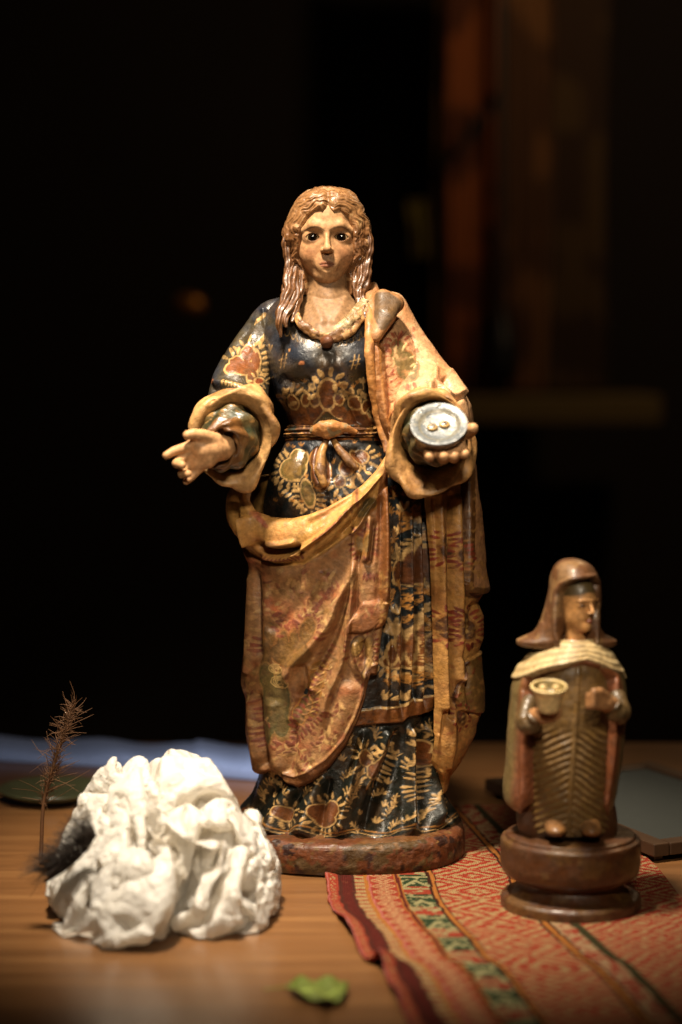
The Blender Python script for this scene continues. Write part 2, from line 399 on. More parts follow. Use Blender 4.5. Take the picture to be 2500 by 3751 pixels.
# ------------------------------------------------------------------ setting: table
def wood_mat():
    m, nt, b = new_mat('varnished_table_wood'); L = nt.links.new
    tc = nd(nt, 'ShaderNodeTexCoord'); oi = nd(nt, 'ShaderNodeObjectInfo')
    ad = nd(nt, 'ShaderNodeVectorMath', operation='ADD'); cm = nd(nt, 'ShaderNodeCombineXYZ'); L(oi.outputs['Random'], cm.inputs['X']); sc_ = nd(nt, 'ShaderNodeVectorMath', operation='SCALE'); sc_.inputs['Scale'].default_value = 13.0
    L(cm.outputs[0], sc_.inputs[0]); L(tc.outputs['Object'], ad.inputs[0]); L(sc_.outputs[0], ad.inputs[1])
    mp = nd(nt, 'ShaderNodeMapping'); mp.inputs['Scale'].default_value = (1.3, 14, 14); L(ad.outputs[0], mp.inputs['Vector'])
    n0 = nd(nt, 'ShaderNodeTexNoise', i_Scale=2.6, i_Detail=3.0); L(ad.outputs[0], n0.inputs['Vector'])
    mx = nd(nt, 'ShaderNodeMix', data_type='VECTOR'); mx.inputs['Factor'].default_value = .10; L(mp.outputs[0], mx.inputs['A']); L(n0.outputs['Color'], mx.inputs['B'])
    n1 = nd(nt, 'ShaderNodeTexNoise', i_Scale=3.2, i_Detail=8.0, i_Roughness=.62, i_Distortion=.6); L(mp.outputs[0], n1.inputs['Vector'])
    wv = nd(nt, 'ShaderNodeTexWave', wave_type='BANDS', bands_direction='Y', i_Scale=.55, i_Distortion=7.0, i_Detail=3.0, i_Detail_Scale=1.3); L(mp.outputs[0], wv.inputs['Vector'])
    mm = nd(nt, 'ShaderNodeMix', data_type='FLOAT'); mm.inputs['Factor'].default_value = .10; L(n1.outputs['Fac'], mm.inputs['A']); L(wv.outputs['Fac'], mm.inputs['B'])
    cr = nd(nt, 'ShaderNodeValToRGB'); L(mm.outputs['Result'], cr.inputs['Fac'])
    e = cr.color_ramp.elements; e[0].position = .22; e[0].color = (*lin(98, 66, 38), 1); e[1].position = .78; e[1].color = (*lin(138, 98, 58), 1)
    k = e.new(.5); k.color = (*lin(118, 80, 46), 1)
    L(cr.outputs[0], b.inputs['Base Color'])
    rr_ = nd(nt, 'ShaderNodeMapRange', i_To_Min=.26, i_To_Max=.46); L(n1.outputs['Fac'], rr_.inputs['Value']); L(rr_.outputs[0], b.inputs['Roughness'])
    bp = nd(nt, 'ShaderNodeBump', i_Strength=.12, i_Distance=.001); L(n1.outputs['Fac'], bp.inputs['Height']); L(bp.outputs[0], b.inputs['Normal'])
    b.inputs['Coat Weight'].default_value = .2; b.inputs['Coat Roughness'].default_value = .2
    return m
M_table = wood_mat()
TABLE_BACK = 0.60
table = empty('wooden_table', (0, -.2, 0)); tag(table, 'varnished brown plank table carrying the statues', 'table')
edges = [-1.15, -.62, G(1100, 3318)[1], .165, TABLE_BACK]
def bevel_box(name, x0, x1, y0, y1, z0, z1, b, mat, parent=None, col=None, smooth=False):
    V = []; F = []
    for (z, i) in ((z0, 0), (z1 - b, 0), (z1, b)):
        V += [(x0 + i, y0 + i, z), (x1 - i, y0 + i, z), (x1 - i, y1 - i, z), (x0 + i, y1 - i, z)]
    for k in range(2):
        for j in range(4): F.append((4 * k + j, 4 * k + (j + 1) % 4, 4 * k + 4 + (j + 1) % 4, 4 * k + 4 + j))
    F += [(8, 9, 10, 11), (3, 2, 1, 0)]
    return mesh_obj(name, np.array(V), np.array(F), mat, parent, None if col is None else np.broadcast_to(col, (12, 3)), smooth)
for k in range(4):
    bevel_box('board', -1.3, 1.3, edges[k] + .0007, edges[k + 1] - .0007, -.03, -.0005 * k, .0002, M_table, table)
# ------------------------------------------------------------------ the large statue
CREAM = lin(196, 154, 92); BROWN = lin(112, 62, 24); OLIVE = lin(112, 88, 42); GOLD = lin(176, 118, 48); RED = lin(126, 44, 26)
SALMON = lin(168, 118, 70); OCHRE = lin(204, 148, 70); PINK = lin(222, 168, 116); TRIM = lin(134, 78, 30); SKIN = lin(206, 154, 102)
NAVY = lin(42, 46, 56); UMBER = lin(62, 52, 32); TEAL = lin(20, 26, 28)
M_paint = painted('polychrome_paint', rough=(.36, .7), bump=.4, coat=.08, dirt=.22, spec=.42)
M_dress = painted('varnished_dark_paint', rough=(.22, .55), dirt=.35, coat=.3, bump=.35)
M_skin = painted('painted_flesh', rough=(.48, .64), bump=.08, dirt=.18, dirt_col=(.25, .11, .04), dscale=55, coat=.0, spec=.32)
M_hair = painted('painted_hair', rough=(.34, .55), bump=.2, dirt=.4, dirt_col=(.10, .035, .010), dscale=60, coat=.3)
M_wood = painted('worn_red_base_paint', rough=(.36, .7), bump=.6, bscale=120, dirt=.7, dirt_col=(.045, .022, .010), dscale=42, coat=.05, spec=.35)
statue = empty('saint_statue', (0.012, 0, 0))
tag(statue, 'tall painted wooden saint statue in dark floral dress and orange mantle, arms spread', 'statue')

class Column:
    """rows (py, left, right, front mm, back mm[, centre depth mm]) of an upright body"""
    def __init__(s, rows, cy=0.0):
        r = np.array([list(q) + [cy] * (6 - len(q)) for q in rows], float)
        Yc = r[:, 5] / 1000
        L, R = P(r[:, 1], r[:, 0], Yc), P(r[:, 2], r[:, 0], Yc)
        s.z = L[:, 2]; s.t = np.stack([(L[:, 0] + R[:, 0]) / 2, (R[:, 0] - L[:, 0]) / 2, r[:, 3] / 1000, r[:, 4] / 1000, Yc], -1)
        o = np.argsort(s.z); s.z, s.t = s.z[o], s.t[o]
    def par(s, z): return pch(s.z, s.t, z)
    def at(s, ph, z, off=0.0):
        q = s.par(z); c = np.cos(ph); b = np.where(c > 0, q[..., 2], q[..., 3])
        a = q[..., 1] + off; b = b + off
        return np.stack([q[..., 0] + a * np.sin(ph), q[..., 4] - b * c, z + 0 * ph], -1)
    def ph(s, x, z):
        q = s.par(z); return np.arcsin(np.clip((x - q[..., 0]) / q[..., 1], -1, 1))
    def yref(s, z): q = s.par(z); return q[..., 4] - q[..., 2] * .93
def zpy(py, Y=0.0): return P(1250, py, Y)[..., 2]
def front_chart(col, p):
    """measured-unit coordinates of points on the front of a column (flat front elevation)"""
    return chart(p[..., 0], p[..., 2], col.yref(p[..., 2]))
def phis(n, dense=.62):
    """angles with more columns on the front half; 0 = front"""
    t = np.linspace(-1, 1, n, endpoint=False); return np.pi * (dense * t + (1 - dense) * t ** 3)
TONE = .70
def mottle(c, pts, sc=.02, amt=.14, seed=1):
    c = c + .06 * ((c @ np.array([.25, .65, .10]))[..., None] - c)
    return TONE * c * (1 + amt * fbm(pts, sc, seed, 3))[..., None]

# ---- base
rows = [(0.0, .96), (.0015, .985), (.010, 1.0), (.022, .995), (.0275, .985), (.0305, .965), (.0325, .93), (.0335, .80), (.034, .5), (.034, .02)]
nu = 320
th = np.linspace(0, 2 * np.pi, nu, endpoint=False)
zz = np.array([r[0] for r in rows]); rr = np.array([r[1] for r in rows])
vv = np.linspace(0, len(rows) - 1, 70); zz = pch(np.arange(len(rows)), zz, vv); rr = pch(np.arange(len(rows)), rr, vv)
bx = P(1281, 3060, 0)[0]
ex = 2.5
ct = np.sign(np.cos(th)) * np.abs(np.cos(th)) ** (2 / ex); stt = np.sign(np.sin(th)) * np.abs(np.sin(th)) ** (2 / ex)
p = np.stack([bx + .1235 * rr[:, None] * ct[None], .116 * rr[:, None] * stt[None], zz[:, None] + 0 * ct[None]], -1)
n = nrm(p, True); q = p.reshape(-1, 3)
dsp = .0011 * fbm(q, .02, 4, 4) + .0007 * (fbm(q, .008, 9, 3) > .12) * sst(.002, .006, q[:, 2])
p = p + n * dsp.reshape(p.shape[:2])[..., None] * (rr > .3)[:, None, None]
nz = fbm(q, .018, 21, 4); n2 = fbm(q, .009, 25, 4)
c = np.where((nz > .12)[:, None], lin(96, 70, 36), lin(116, 62, 30)); c = np.where(((n2 > .3) & (q[:, 2] > .018))[:, None], lin(128, 88, 42), c)
c = np.where((fbm(q, .012, 31, 3) < -.30)[:, None], lin(54, 22, 12), c)
top = q[:, 2] > .0325; c = np.where(top[:, None], np.where((nz > .05)[:, None], lin(124, 80, 38), lin(112, 62, 30)), c)
grid_obj('base', p, M_wood, statue, .55 * c.reshape(p.shape), True, True, True)
BASE_TOP = .034

# ---- dress: one carved column from hem to shoulders
D = Column([(3088, 858, 1690, 93, 92), (3050, 860, 1694, 93, 92), (2990, 874, 1682, 88, 88), (2906, 930, 1636, 81, 82), (2819, 955, 1608, 77, 78),
            (2700, 968, 1603, 74, 75), (2560, 972, 1606, 74, 76), (2320, 978, 1602, 73, 75), (2052, 985, 1592, 72, 74), (1870, 985, 1566, 73, 72), (1760, 1004, 1502, 71, 66),
            (1690, 1030, 1446, 65, 60), (1630, 1062, 1412, 54, 54), (1590, 1074, 1402, 50, 52), (1540, 1068, 1398, 53, 52), (1450, 1030, 1400, 60, 52), (1387, 1006, 1410, 64, 52),
            (1300, 985, 1426, 66, 52), (1220, 975, 1440, 58, 50), (1160, 985, 1432, 46, 46), (1110, 1030, 1392, 36, 40), (1080, 1080, 1350, 28, 34), (1064, 1140, 1280, 16, 22)])
ph = phis(430); z = np.concatenate([np.linspace(BASE_TOP - .001, zpy(2450), 190), np.linspace(zpy(2450), zpy(1064), 340)[1:]])
PH, Z = np.meshgrid(ph, z); p = D.at(PH, Z); n = nrm(p, True)
cx, cy = front_chart(D, p); fr = np.clip(np.cos(PH) * 3 + .4, 0, 1)
NECK = [(1052, 1060), (1082, 1140), (1128, 1200), (1206, 1230), (1282, 1193), (1332, 1128), (1352, 1060), (1206, 1030)]
HEM = [(880, 2640), (1290, 2655), (1369, 2648), (1430, 2648), (1468, 2648), (1488, 2630), (1540, 2628), (1600, 2618), (1760, 2610)]
hy = np.interp(cx, [q[0] for q in HEM], [q[1] for q in HEM])
d = np.zeros(p.shape[:2])
d += .0055 * sst(4, -4, cy - hy)                                                  # overskirt stands proud of the underskirt
d += .0012 * sst(3, -3, np.abs(cy - (hy - 30)) - 28)                              # its brown border band
for pts, w, A, s in [([(1447, 2200), (1447, 2400), (1440, 2600)], 13, .0055, 1.2), ([(1476, 1800), (1487, 2000), (1490, 2300), (1478, 2640)], 10, .0060, 1), ([(1500, 1800), (1514, 2000), (1522, 2300), (1524, 2640)], 11, .0070, .8),
                  ([(1545, 1800), (1562, 2050), (1570, 2350), (1572, 2630)], 13, .0050, 1), ([(1415, 2300), (1412, 2450), (1405, 2640)], 9, .004, 1),
                  ([(1467, 1850), (1470, 2300), (1463, 2640)], 7, -.0055, 1), ([(1540, 1820), (1545, 2300), (1548, 2640)], 8, -.0055, 1), ([(1502, 2000), (1506, 2600)], 6, -.003, 1),
                  # underskirt flutes
                  ([(1340, 2660), (1280, 2880), (1232, 3070)], [14, 30], [.006, .013], .7), ([(1470, 2660), (1425, 2800), (1370, 2930), (1330, 3075)], [14, 34], [-.009, -.016], 1), ([(1420, 2660), (1385, 2780), (1330, 2900)], [16, 20], [.009, .006], 1),
                  ([(1505, 2650), (1498, 2850), (1505, 3075)], [12, 20], [.008, .012], .8), ([(1535, 2650), (1545, 2850), (1560, 3075)], [9, 16], [-.007, -.010], 1),
                  ([(1565, 2650), (1580, 2850), (1625, 3060)], [12, 22], [.006, .010], 1), ([(1595, 2700), (1620, 2900), (1668, 3060)], [10, 20], [-.004, -.008], 1),
                  ([(1180, 2840), (1140, 2950), (1100, 3075)], [20, 30], [.006, .012], 1), ([(1210, 2840), (1185, 2950), (1165, 3080)], [12, 18], [-.005, -.010], 1), ([(1080, 2880), (1020, 2980), (980, 3080)], [20, 26], [.005, .010], 1), ([(1110, 2890), (1060, 2980), (1035, 3075)], [12, 16], [-.004, -.008], 1),
                  ([(1000, 2890), (940, 2980), (900, 3060)], [18, 24], [-.004, -.008], 1),
                  # torso
                  ([(1225, 1300), (1265, 1400), (1305, 1490), (1350, 1570)], [16, 12], [.003, .004], 1), ([(1210, 1290), (1180, 1380), (1150, 1480)], 16, .0025, 1), ([(1250, 1400), (1280, 1480), (1310, 1560)], 10, -.003, 1),
                  ([(1040, 1380), (1090, 1400), (1150, 1385)], 16, -.0035, 1), ([(1040, 1440), (1060, 1540), (1085, 1590)], 16, -.004, 1),
                  ([(1180, 1640), (1165, 1720), (1190, 1790)], [10, 20], [.005, .006], 1), ([(1230, 1640), (1245, 1690), (1300, 1730)], [10, 16], [.005, .005], 1), ([(1205, 1640), (1210, 1700), (1215, 1770)], [10, 18], [-.006, -.003], 1),
                  ([(1130, 1640), (1100, 1740), (1070, 1830)], [10, 24], [-.003, -.004], 1), ([(1290, 1650), (1320, 1700), (1350, 1730)], 12, -.003, 1)]:
    d += 1.25 * ridge(cx, cy, pts, w, A, s) * fr
for x, y, r, A in [(1118, 1322, 62, .0075), (1302, 1318, 58, .0065), (1206, 1300, 30, -.003), (1150, 1790, 120, .004)]:
    d += A * np.exp(-((cx - x) ** 2 + ((cy - y) / .85) ** 2) / r ** 2) * fr
d += .0008 * fbm(p, .012, 3, 3)
d += (.004 * np.sin(PH * 17 + 2 * np.sin(PH * 5)) * sst(zpy(2750), zpy(3000), Z)) * (1 - fr)      # flutes round the back
nk = polysd(cx, cy, NECK); d += np.where(fr > .5, -.020 * sst(4, -9, nk), 0)
cv = Canvas(820, 1800, 1030, 3130, NAVY)
# ground: blue on the bodice, near-black teal on the skirt, blotched
gx = np.stack([cv.X, cv.Y], -1); nn = fbm(gx, 90, 5, 4)[..., None]
up = sst(1900, 1400, cv.Y)[..., None]; lowr = sst(2600, 2700, cv.Y)[..., None]
cv.c[:] = lerp(lerp(TEAL, lin(24, 28, 22), lowr), lerp(NAVY, UMBER, sst(-.25, .35, nn)), up)
cv.c *= (1 + .3 * fbm(gx, 24, 8, 3)[..., None]); cv.lock()
def sprig(x, y, ang=90, n=3, L=34, W=8, spread=34, col=CREAM, stem=0):
    if stem: cv.line([(x, y), (x - stem * math.cos(math.radians(ang)) * .4 + 3, y + stem)], 3, col, .3)
    cv.fan(x, y, ang, n, spread, L, W, col)
def spray(x, y, ang, L=56, col=CREAM, W=5):
    s_ = rng.choice((-1, 1)); a_ = np.radians(ang + s_ * 50 * np.linspace(-.5, 1, 9)); xs_ = x + np.cumsum(L / 9 * np.cos(a_)); ys_ = y - np.cumsum(L / 9 * np.sin(a_))
    cv.line(np.c_[xs_, ys_], 2.4, col, .3, .8)
    for k in range(1, 9): cv.petal(xs_[k], ys_[k], math.degrees(a_[k]) + (48 if k % 2 else -48), L * rng.uniform(.28, .42), W, col)
    cv.petal(xs_[-1], ys_[-1], math.degrees(a_[-1]), L * .36, W, col)
# bodice
cv.poly([(1046, 1470), (1075, 1450), (1100, 1462), (1130, 1452), (1164, 1450), (1200, 1440), (1238, 1462), (1268, 1500), (1300, 1490), (1330, 1492), (1352, 1540), (1362, 1600), (1080, 1608), (1062, 1550)], BROWN, .15)
cv.palmette([(1086, 1466, 17, 24, 20), (1057, 1500, 8, 32, 15)], BROWN, CREAM, CREAM, 36, 11, 15, (60, 215))
cv.palmette([(1129, 1458, 12, 20, 0), (1163, 1456, 14, 22, -10)], BROWN, CREAM, CREAM, 36, 11, 15, (50, 130))
cv.palmette([(1201, 1424, 25, 34, -8), (1200, 1460, 20, 30, 10)], BROWN, CREAM, CREAM, 36, 16, 20, (-10, 190), ew=8)
cv.palmette([(1239, 1457, 13, 19, 8)], BROWN, CREAM, CREAM, 26, 11, 15, (0, 130))
cv.palmette([(1290, 1470, 16, 23, 10), (1326, 1485, 12, 22, -35)], BROWN, CREAM, CREAM, 32, 12, 16, (-60, 150))
cv.line([(1160, 1545), (1180, 1515), (1200, 1492), (1225, 1522), (1250, 1530)], 6, CREAM)
cv.poly([(1166, 1540), (1200, 1500), (1244, 1535), (1230, 1548), (1180, 1552)], lin(44, 44, 24)); [cv.petal(1175 + 9 * k, 1546, 70 + 5 * k, 22, 4, OLIVE) for k in range(7)]
cv.line([(1046, 1480), (1062, 1545), (1080, 1600)], 5, CREAM); cv.line([(1345, 1520), (1358, 1560), (1366, 1610)], 4, CREAM)
for k in range(7): cv.petal(1350 + 2 * k, 1500 + 17 * k, 20 - 6 * k, 20, 7, CREAM)
for x, y in ((1055, 1320), (1285, 1325)):
    for k in (-1, 1):
        cv.line([(x + 7 * k + 6, y - 24), (x + 7 * k - 3, y + 24)], 3.5, CREAM); cv.line([(x - 16, y + 8 * k + 3), (x + 16, y + 8 * k - 4)], 3, CREAM)
cv.ell(1123, 1325, 9, 8, 0, lin(206, 130, 80), .4); cv.ell(1077, 1285, 4, 4, 0, lin(200, 140, 80))
sprig(1317, 1400, 90, 3, 22, 7, 42, stem=22); sprig(1003, 1285, 80, 2, 26, 6, 30)
for k in range(14):                                                               # lace edge under the collar
    t = k / 13; x = lerp(1062, 1345, t); y = 1225 + 46 * math.sin(math.pi * t) ** .8 - 10 * t
    cv.line([(x - 9, y - 8), (x - 4, y + 9), (x + 6, y + 8), (x + 9, y - 9)], 2.5, CREAM, .2, .7)
# belly
cv.palmette([(1090, 1728, 44, 36, 20), (1142, 1808, 20, 44, 12), (1110, 1690, 30, 30, 0)], lin(108, 90, 44), CREAM, CREAM, 34, 9, 15, (120, 330), inner=lin(140, 104, 52))
cv.palmette([(1186, 1740, 26, 50, 0), (1172, 1690, 22, 30, 0)], BROWN, GOLD, CREAM, 0)
cv.palmette([(1246, 1765, 17, 18, 0), (1268, 1722, 22, 24, 30)], BROWN, CREAM, CREAM, 32, 10, 16, (-130, 60))
cv.palmette([(1310, 1680, 30, 20, -20)], BROWN, CREAM, CREAM, 28, 9, 15, (-110, 60))
for k in range(10): cv.petal(1150 + 22 * k, 1880 - 15 * k - .5 * k * k, -75 + 5 * k, 34, 9, CREAM)
for k in range(9): cv.petal(1030 + 12 * k, 1760 + 12 * k, 215 + 4 * k, 26, 9, CREAM)
# overskirt panel
for (x, y, a, n_, L_) in [(1462, 1880, 95, 3, 40), (1515, 1925, 90, 5, 46), (1536, 1850, 80, 4, 40), (1562, 1930, 95, 3, 30), (1448, 1960, 100, 2, 40), (1448, 2050, 95, 3, 60), (1540, 2260, 85, 4, 44), (1565, 2250, 75, 5, 40), (1516, 2290, 90, 4, 36),
                          (1395, 2560, 60, 3, 44), (1470, 2570, 75, 3, 46), (1535, 2560, 85, 3, 46), (1582, 2548, 95, 4, 46), (1452, 2500, 60, 3, 18), (1440, 2250, 90, 3, 40), (1525, 1990, 90, 3, 34), (1420, 2560, 20, 2, 30)]:
    sprig(x, y, a, n_, L_, 8 if L_ < 50 else 10, 26)
cv.palmette([(1460, 2098, 26, 44, 0), (1488, 2070, 15, 54, 0), (1515, 2060, 14, 66, 0), (1545, 2060, 12, 44, 0), (1500, 2118, 62, 24, 8), (1562, 2110, 12, 46, 0)], lin(92, 50, 22), CREAM, CREAM, 30, 8, 14, (15, 165))
cv.palmette([(1424, 2392, 14, 34, 0), (1457, 2366, 20, 54, 0), (1494, 2376, 18, 58, 0), (1520, 2356, 11, 66, 0), (1440, 2420, 44, 22, 0), (1500, 2424, 44, 22, 0)], lin(112, 64, 26), CREAM, CREAM, 36, 11, 17, (-175, -5), ew=8)
cv.palmette([(1424, 2392, 14, 34, 0), (1457, 2366, 20, 54, 0), (1494, 2376, 18, 58, 0)], lin(112, 64, 26), CREAM, CREAM, 0)
cv.palmette([(1573, 2378, 21, 50, 0), (1574, 2420, 20, 30, 0)], lin(92, 44, 20), CREAM, CREAM, 30, 7, 13)
for k, a in enumerate((150, 128, 108, 88, 70)): cv.petal(1436, 2325, a, 74 - 4 * abs(k - 1), 12, CREAM)
hb = np.array([(x, y) for x, y in HEM]); m = np.interp(cv.X[0], hb[:, 0], hb[:, 1])
band = (cv.Y < m[None] - 1) & (cv.Y > m[None] - 58); cv.c[band] = TRIM * .95; cv.line(np.c_[hb[:, 0], hb[:, 1] - 60], 8, CREAM, .8)
# underskirt
cv.palmette([(1338, 2772, 20, 30, 20), (1392, 2795, 20, 52, -35), (1365, 2822, 20, 26, 0)], BROWN, CREAM, CREAM, 34, 9, 17)
cv.palmette([(1172, 2975, 34, 30, 0), (1215, 2962, 26, 30, 0), (1192, 3000, 38, 24, 0)], BROWN, CREAM, CREAM, 32, 8, 17)
cv.palmette([(1550, 2760, 15, 26, 0), (1556, 2800, 18, 24, 0)], BROWN, CREAM, CREAM, 26, 6, 14)
cv.palmette([(1520, 2890, 18, 36, 0)], BROWN, CREAM, CREAM, 28, 7, 14)
cv.palmette([(1040, 2990, 30, 20, 20)], BROWN, CREAM, CREAM, 26, 7, 15)
placed = [(1365, 2795, 75), (1190, 2980, 75), (1553, 2780, 50), (1520, 2890, 52), (1040, 2990, 55)]
for k in range(900):
    x, y = rng.uniform(880, 1690), rng.uniform(2680, 3035)
    if all((x - a) ** 2 + (y - b) ** 2 > (r + 15) ** 2 for a, b, r in placed):
        placed.append((x, y, 27 if k % 3 else 20)); (spray(x, y + 20, rng.uniform(50, 130), rng.uniform(42, 60)) if k % 3 else sprig(x, y + 12, rng.uniform(40, 140), int(rng.integers(3, 6)), rng.uniform(20, 34), 6, 30))
for k in range(240):
    x, y = rng.uniform(1400, 1620), rng.uniform(1790, 2560)
    if np.abs(cv.c[int(y - cv.y0), int(x - cv.x0)] - cv.g[int(y - cv.y0), int(x - cv.x0)]).sum() < .01: spray(x, y, rng.uniform(60, 120), rng.uniform(28, 46), GOLD, 4)
for k in range(160):
    x, y = rng.uniform(1000, 1420), rng.uniform(1260, 1890)
    if np.abs(cv.c[int(y - cv.y0), int(x - cv.x0)] - cv.g[int(y - cv.y0), int(x - cv.x0)]).sum() < .01 and y > 1400: sprig(x, y, rng.uniform(60, 120), 3, rng.uniform(12, 20), 3.5, 32, GOLD)
hx = np.arange(860, 1720, 28.); cv.line(np.c_[hx, 3040 + 9 * np.sin(hx / 31.)], 5, GOLD, .5); cv.line(np.c_[hx, 3052 + 9 * np.sin(hx / 31. + .5)], 3, CREAM, .4)
cv.c[cv.Y > 3062 + 8 * np.sin(cv.X / 31)] = lin(74, 50, 24)
cv.finish(.55, 3); col, hz = cv.get(cx, cy)
bk = (1 - sst(.0, .25, np.cos(PH)))[..., None]
col = lerp(col, np.where((fbm(p, .03, 14, 2) > .25)[..., None], BROWN, TEAL), bk)
p = p + n * (d + hz * .0006 * (1 - bk[..., 0]))[..., None]
grid_obj('dress', p, M_dress, statue, mottle(col, p), True, False, True)

def patch(name, col_, PHg, Zg, off, disp, mat, painter, edge=None, thick=.004):
    """carved layer lying on a column; rim turned down to the surface below. edge: 0 at the rim, 1 inside"""
    p = col_.at(PHg, Zg); n = nrm(p, False)
    out = np.stack([np.sin(PHg), -np.cos(PHg), 0 * PHg], -1); n = n * np.sign(np.sum(n * out, -1, keepdims=True))
    cx, cy = front_chart(col_, p)
    e = np.ones(PHg.shape) if edge is None else edge
    dd = (off + disp(cx, cy, PHg, Zg)) ; dd = np.where(e < 1, lerp(dd - thick, dd, np.sqrt(np.clip(1 - (1 - e) ** 2, 0, 1))), dd)
    c, hz = painter(cx, cy, p)
    p = p + n * (dd + hz * .0006)[..., None]
    return grid_obj(name, p, mat, statue, c, False)
def rim(nv, nu, l=0, r=0, b=0, t=0):
    """cells from each border over which the rim is rounded"""
    E = np.ones((nv, nu)); i = np.arange(nv)[:, None]; j = np.arange(nu)[None]
    for k, d_ in ((l, j), (r, nu - 1 - j), (b, i), (t, nv - 1 - i)):
        if k: E = np.minimum(E, np.clip(d_ / k, 0, 1) + 0 * E)
    return E

# ---- mantle: outer column of the cloak
MR = [(2900, 905, 1640), (2846, 930, 1648), (2785, 926, 1690), (2725, 916, 1722), (2671, 908, 1744), (2564, 908, 1752), (2491, 892, 1755), (2437, 896, 1757), (2393, 902, 1759), (2293, 911, 1762), (2239, 914, 1764), (2186, 918, 1765),
      (2119, 922, 1765), (2052, 924, 1764), (2005, 908, 1761), (1951, 880, 1757), (1890, 858, 1750), (1830, 866, 1742), (1770, 900, 1734), (1690, 950, 1728), (1600, 1010, 1722), (1500, 1000, 1716), (1400, 975, 1650), (1300, 960, 1560), (1200, 955, 1490), (1140, 980, 1450), (1090, 1040, 1400), (1064, 1110, 1340)]
mb = lambda y: float(np.interp(y, [1064, 1090, 1200, 1300, 1500, 1600, 1750, 1900, 2100, 2300, 2600, 2900], [20, 32, 60, 71, 66, 62, 74, 84, 86, 84, 84, 84]))
mk = lambda y: float(np.interp(y, [1064, 1090, 1200, 1600, 2000, 2900], [30, 42, 58, 66, 84, 96]))
MC = Column([(y, l, r, mb(y), mk(y)) for y, l, r in MR])
# front sweep of the mantle over the right hip
TOPC = np.array([(800, 1730), (860, 1750), (920, 1765), (950, 1790), (972, 1850), (992, 1884), (1030, 1900), (1088, 1901), (1145, 1885), (1202, 1858), (1309, 1784), (1360, 1730), (1400, 1672), (1440, 1610)], float)
BOTC = np.array([(860, 2905), (920, 2880), (967, 2852), (1001, 2852), (1046, 2886), (1088, 2894), (1148, 2868), (1229, 2806), (1296, 2726), (1342, 2632), (1369, 2552), (1380, 2470)], float)
RGT = np.array([(1600, 1425), (1700, 1420), (1851, 1424), (2052, 1434), (2186, 1430), (2262, 1418), (2290, 1404), (2353, 1396), (2511, 1378)], float)
BANDC = np.array([(860, 1990), (927, 2046), (1021, 2080), (1121, 2066), (1202, 2013), (1302, 1938), (1376, 1826), (1430, 1770)], float)
nu, nv = 360, 430
U = (np.linspace(0, 1, nu) ** .9)[None] + np.zeros((nv, 1)); V = np.linspace(0, 1, nv)[:, None] + np.zeros((1, nu))
phL = math.radians(-155)
xr0 = P(1410, 2000, -.08)[0]; phR0 = MC.ph(xr0, zpy(2100))
ph0 = phL + (phR0 - phL) * U[0]
xa = MC.at(np.maximum(ph0, -np.pi / 2), np.full(nu, zpy(2200)))[:, 0]; pxa, _ = chart(xa, zpy(2200), -.08)
pxa = np.where(ph0 < -np.pi / 2, pxa.min() - 40 * (-np.pi / 2 - ph0), pxa)
zt = P(1250, np.interp(pxa, TOPC[:, 0], TOPC[:, 1]), -.08)[..., 2]; zb = P(1250, np.interp(pxa, BOTC[:, 0], BOTC[:, 1]), -.08)[..., 2]
Zg = lerp(zb[None], zt[None], V)
pyg = chart(0.0, Zg, -.08)[1]
xR = P(np.interp(pyg, RGT[:, 0], RGT[:, 1]), pyg, -.08)[..., 0]
PHg = phL + (MC.ph(xR, Zg) - phL) * U
FLAP = [(1300, 1690), (1292, 1900), (1288, 2080), (1280, 2310), (1330, 2312), (1408, 2284), (1440, 2250), (1460, 2000), (1450, 1600), (1400, 1640)]
FLAP2 = [(1272, 2290), (1262, 2400), (1300, 2460), (1350, 2510), (1420, 2500), (1440, 2200), (1330, 2200)]
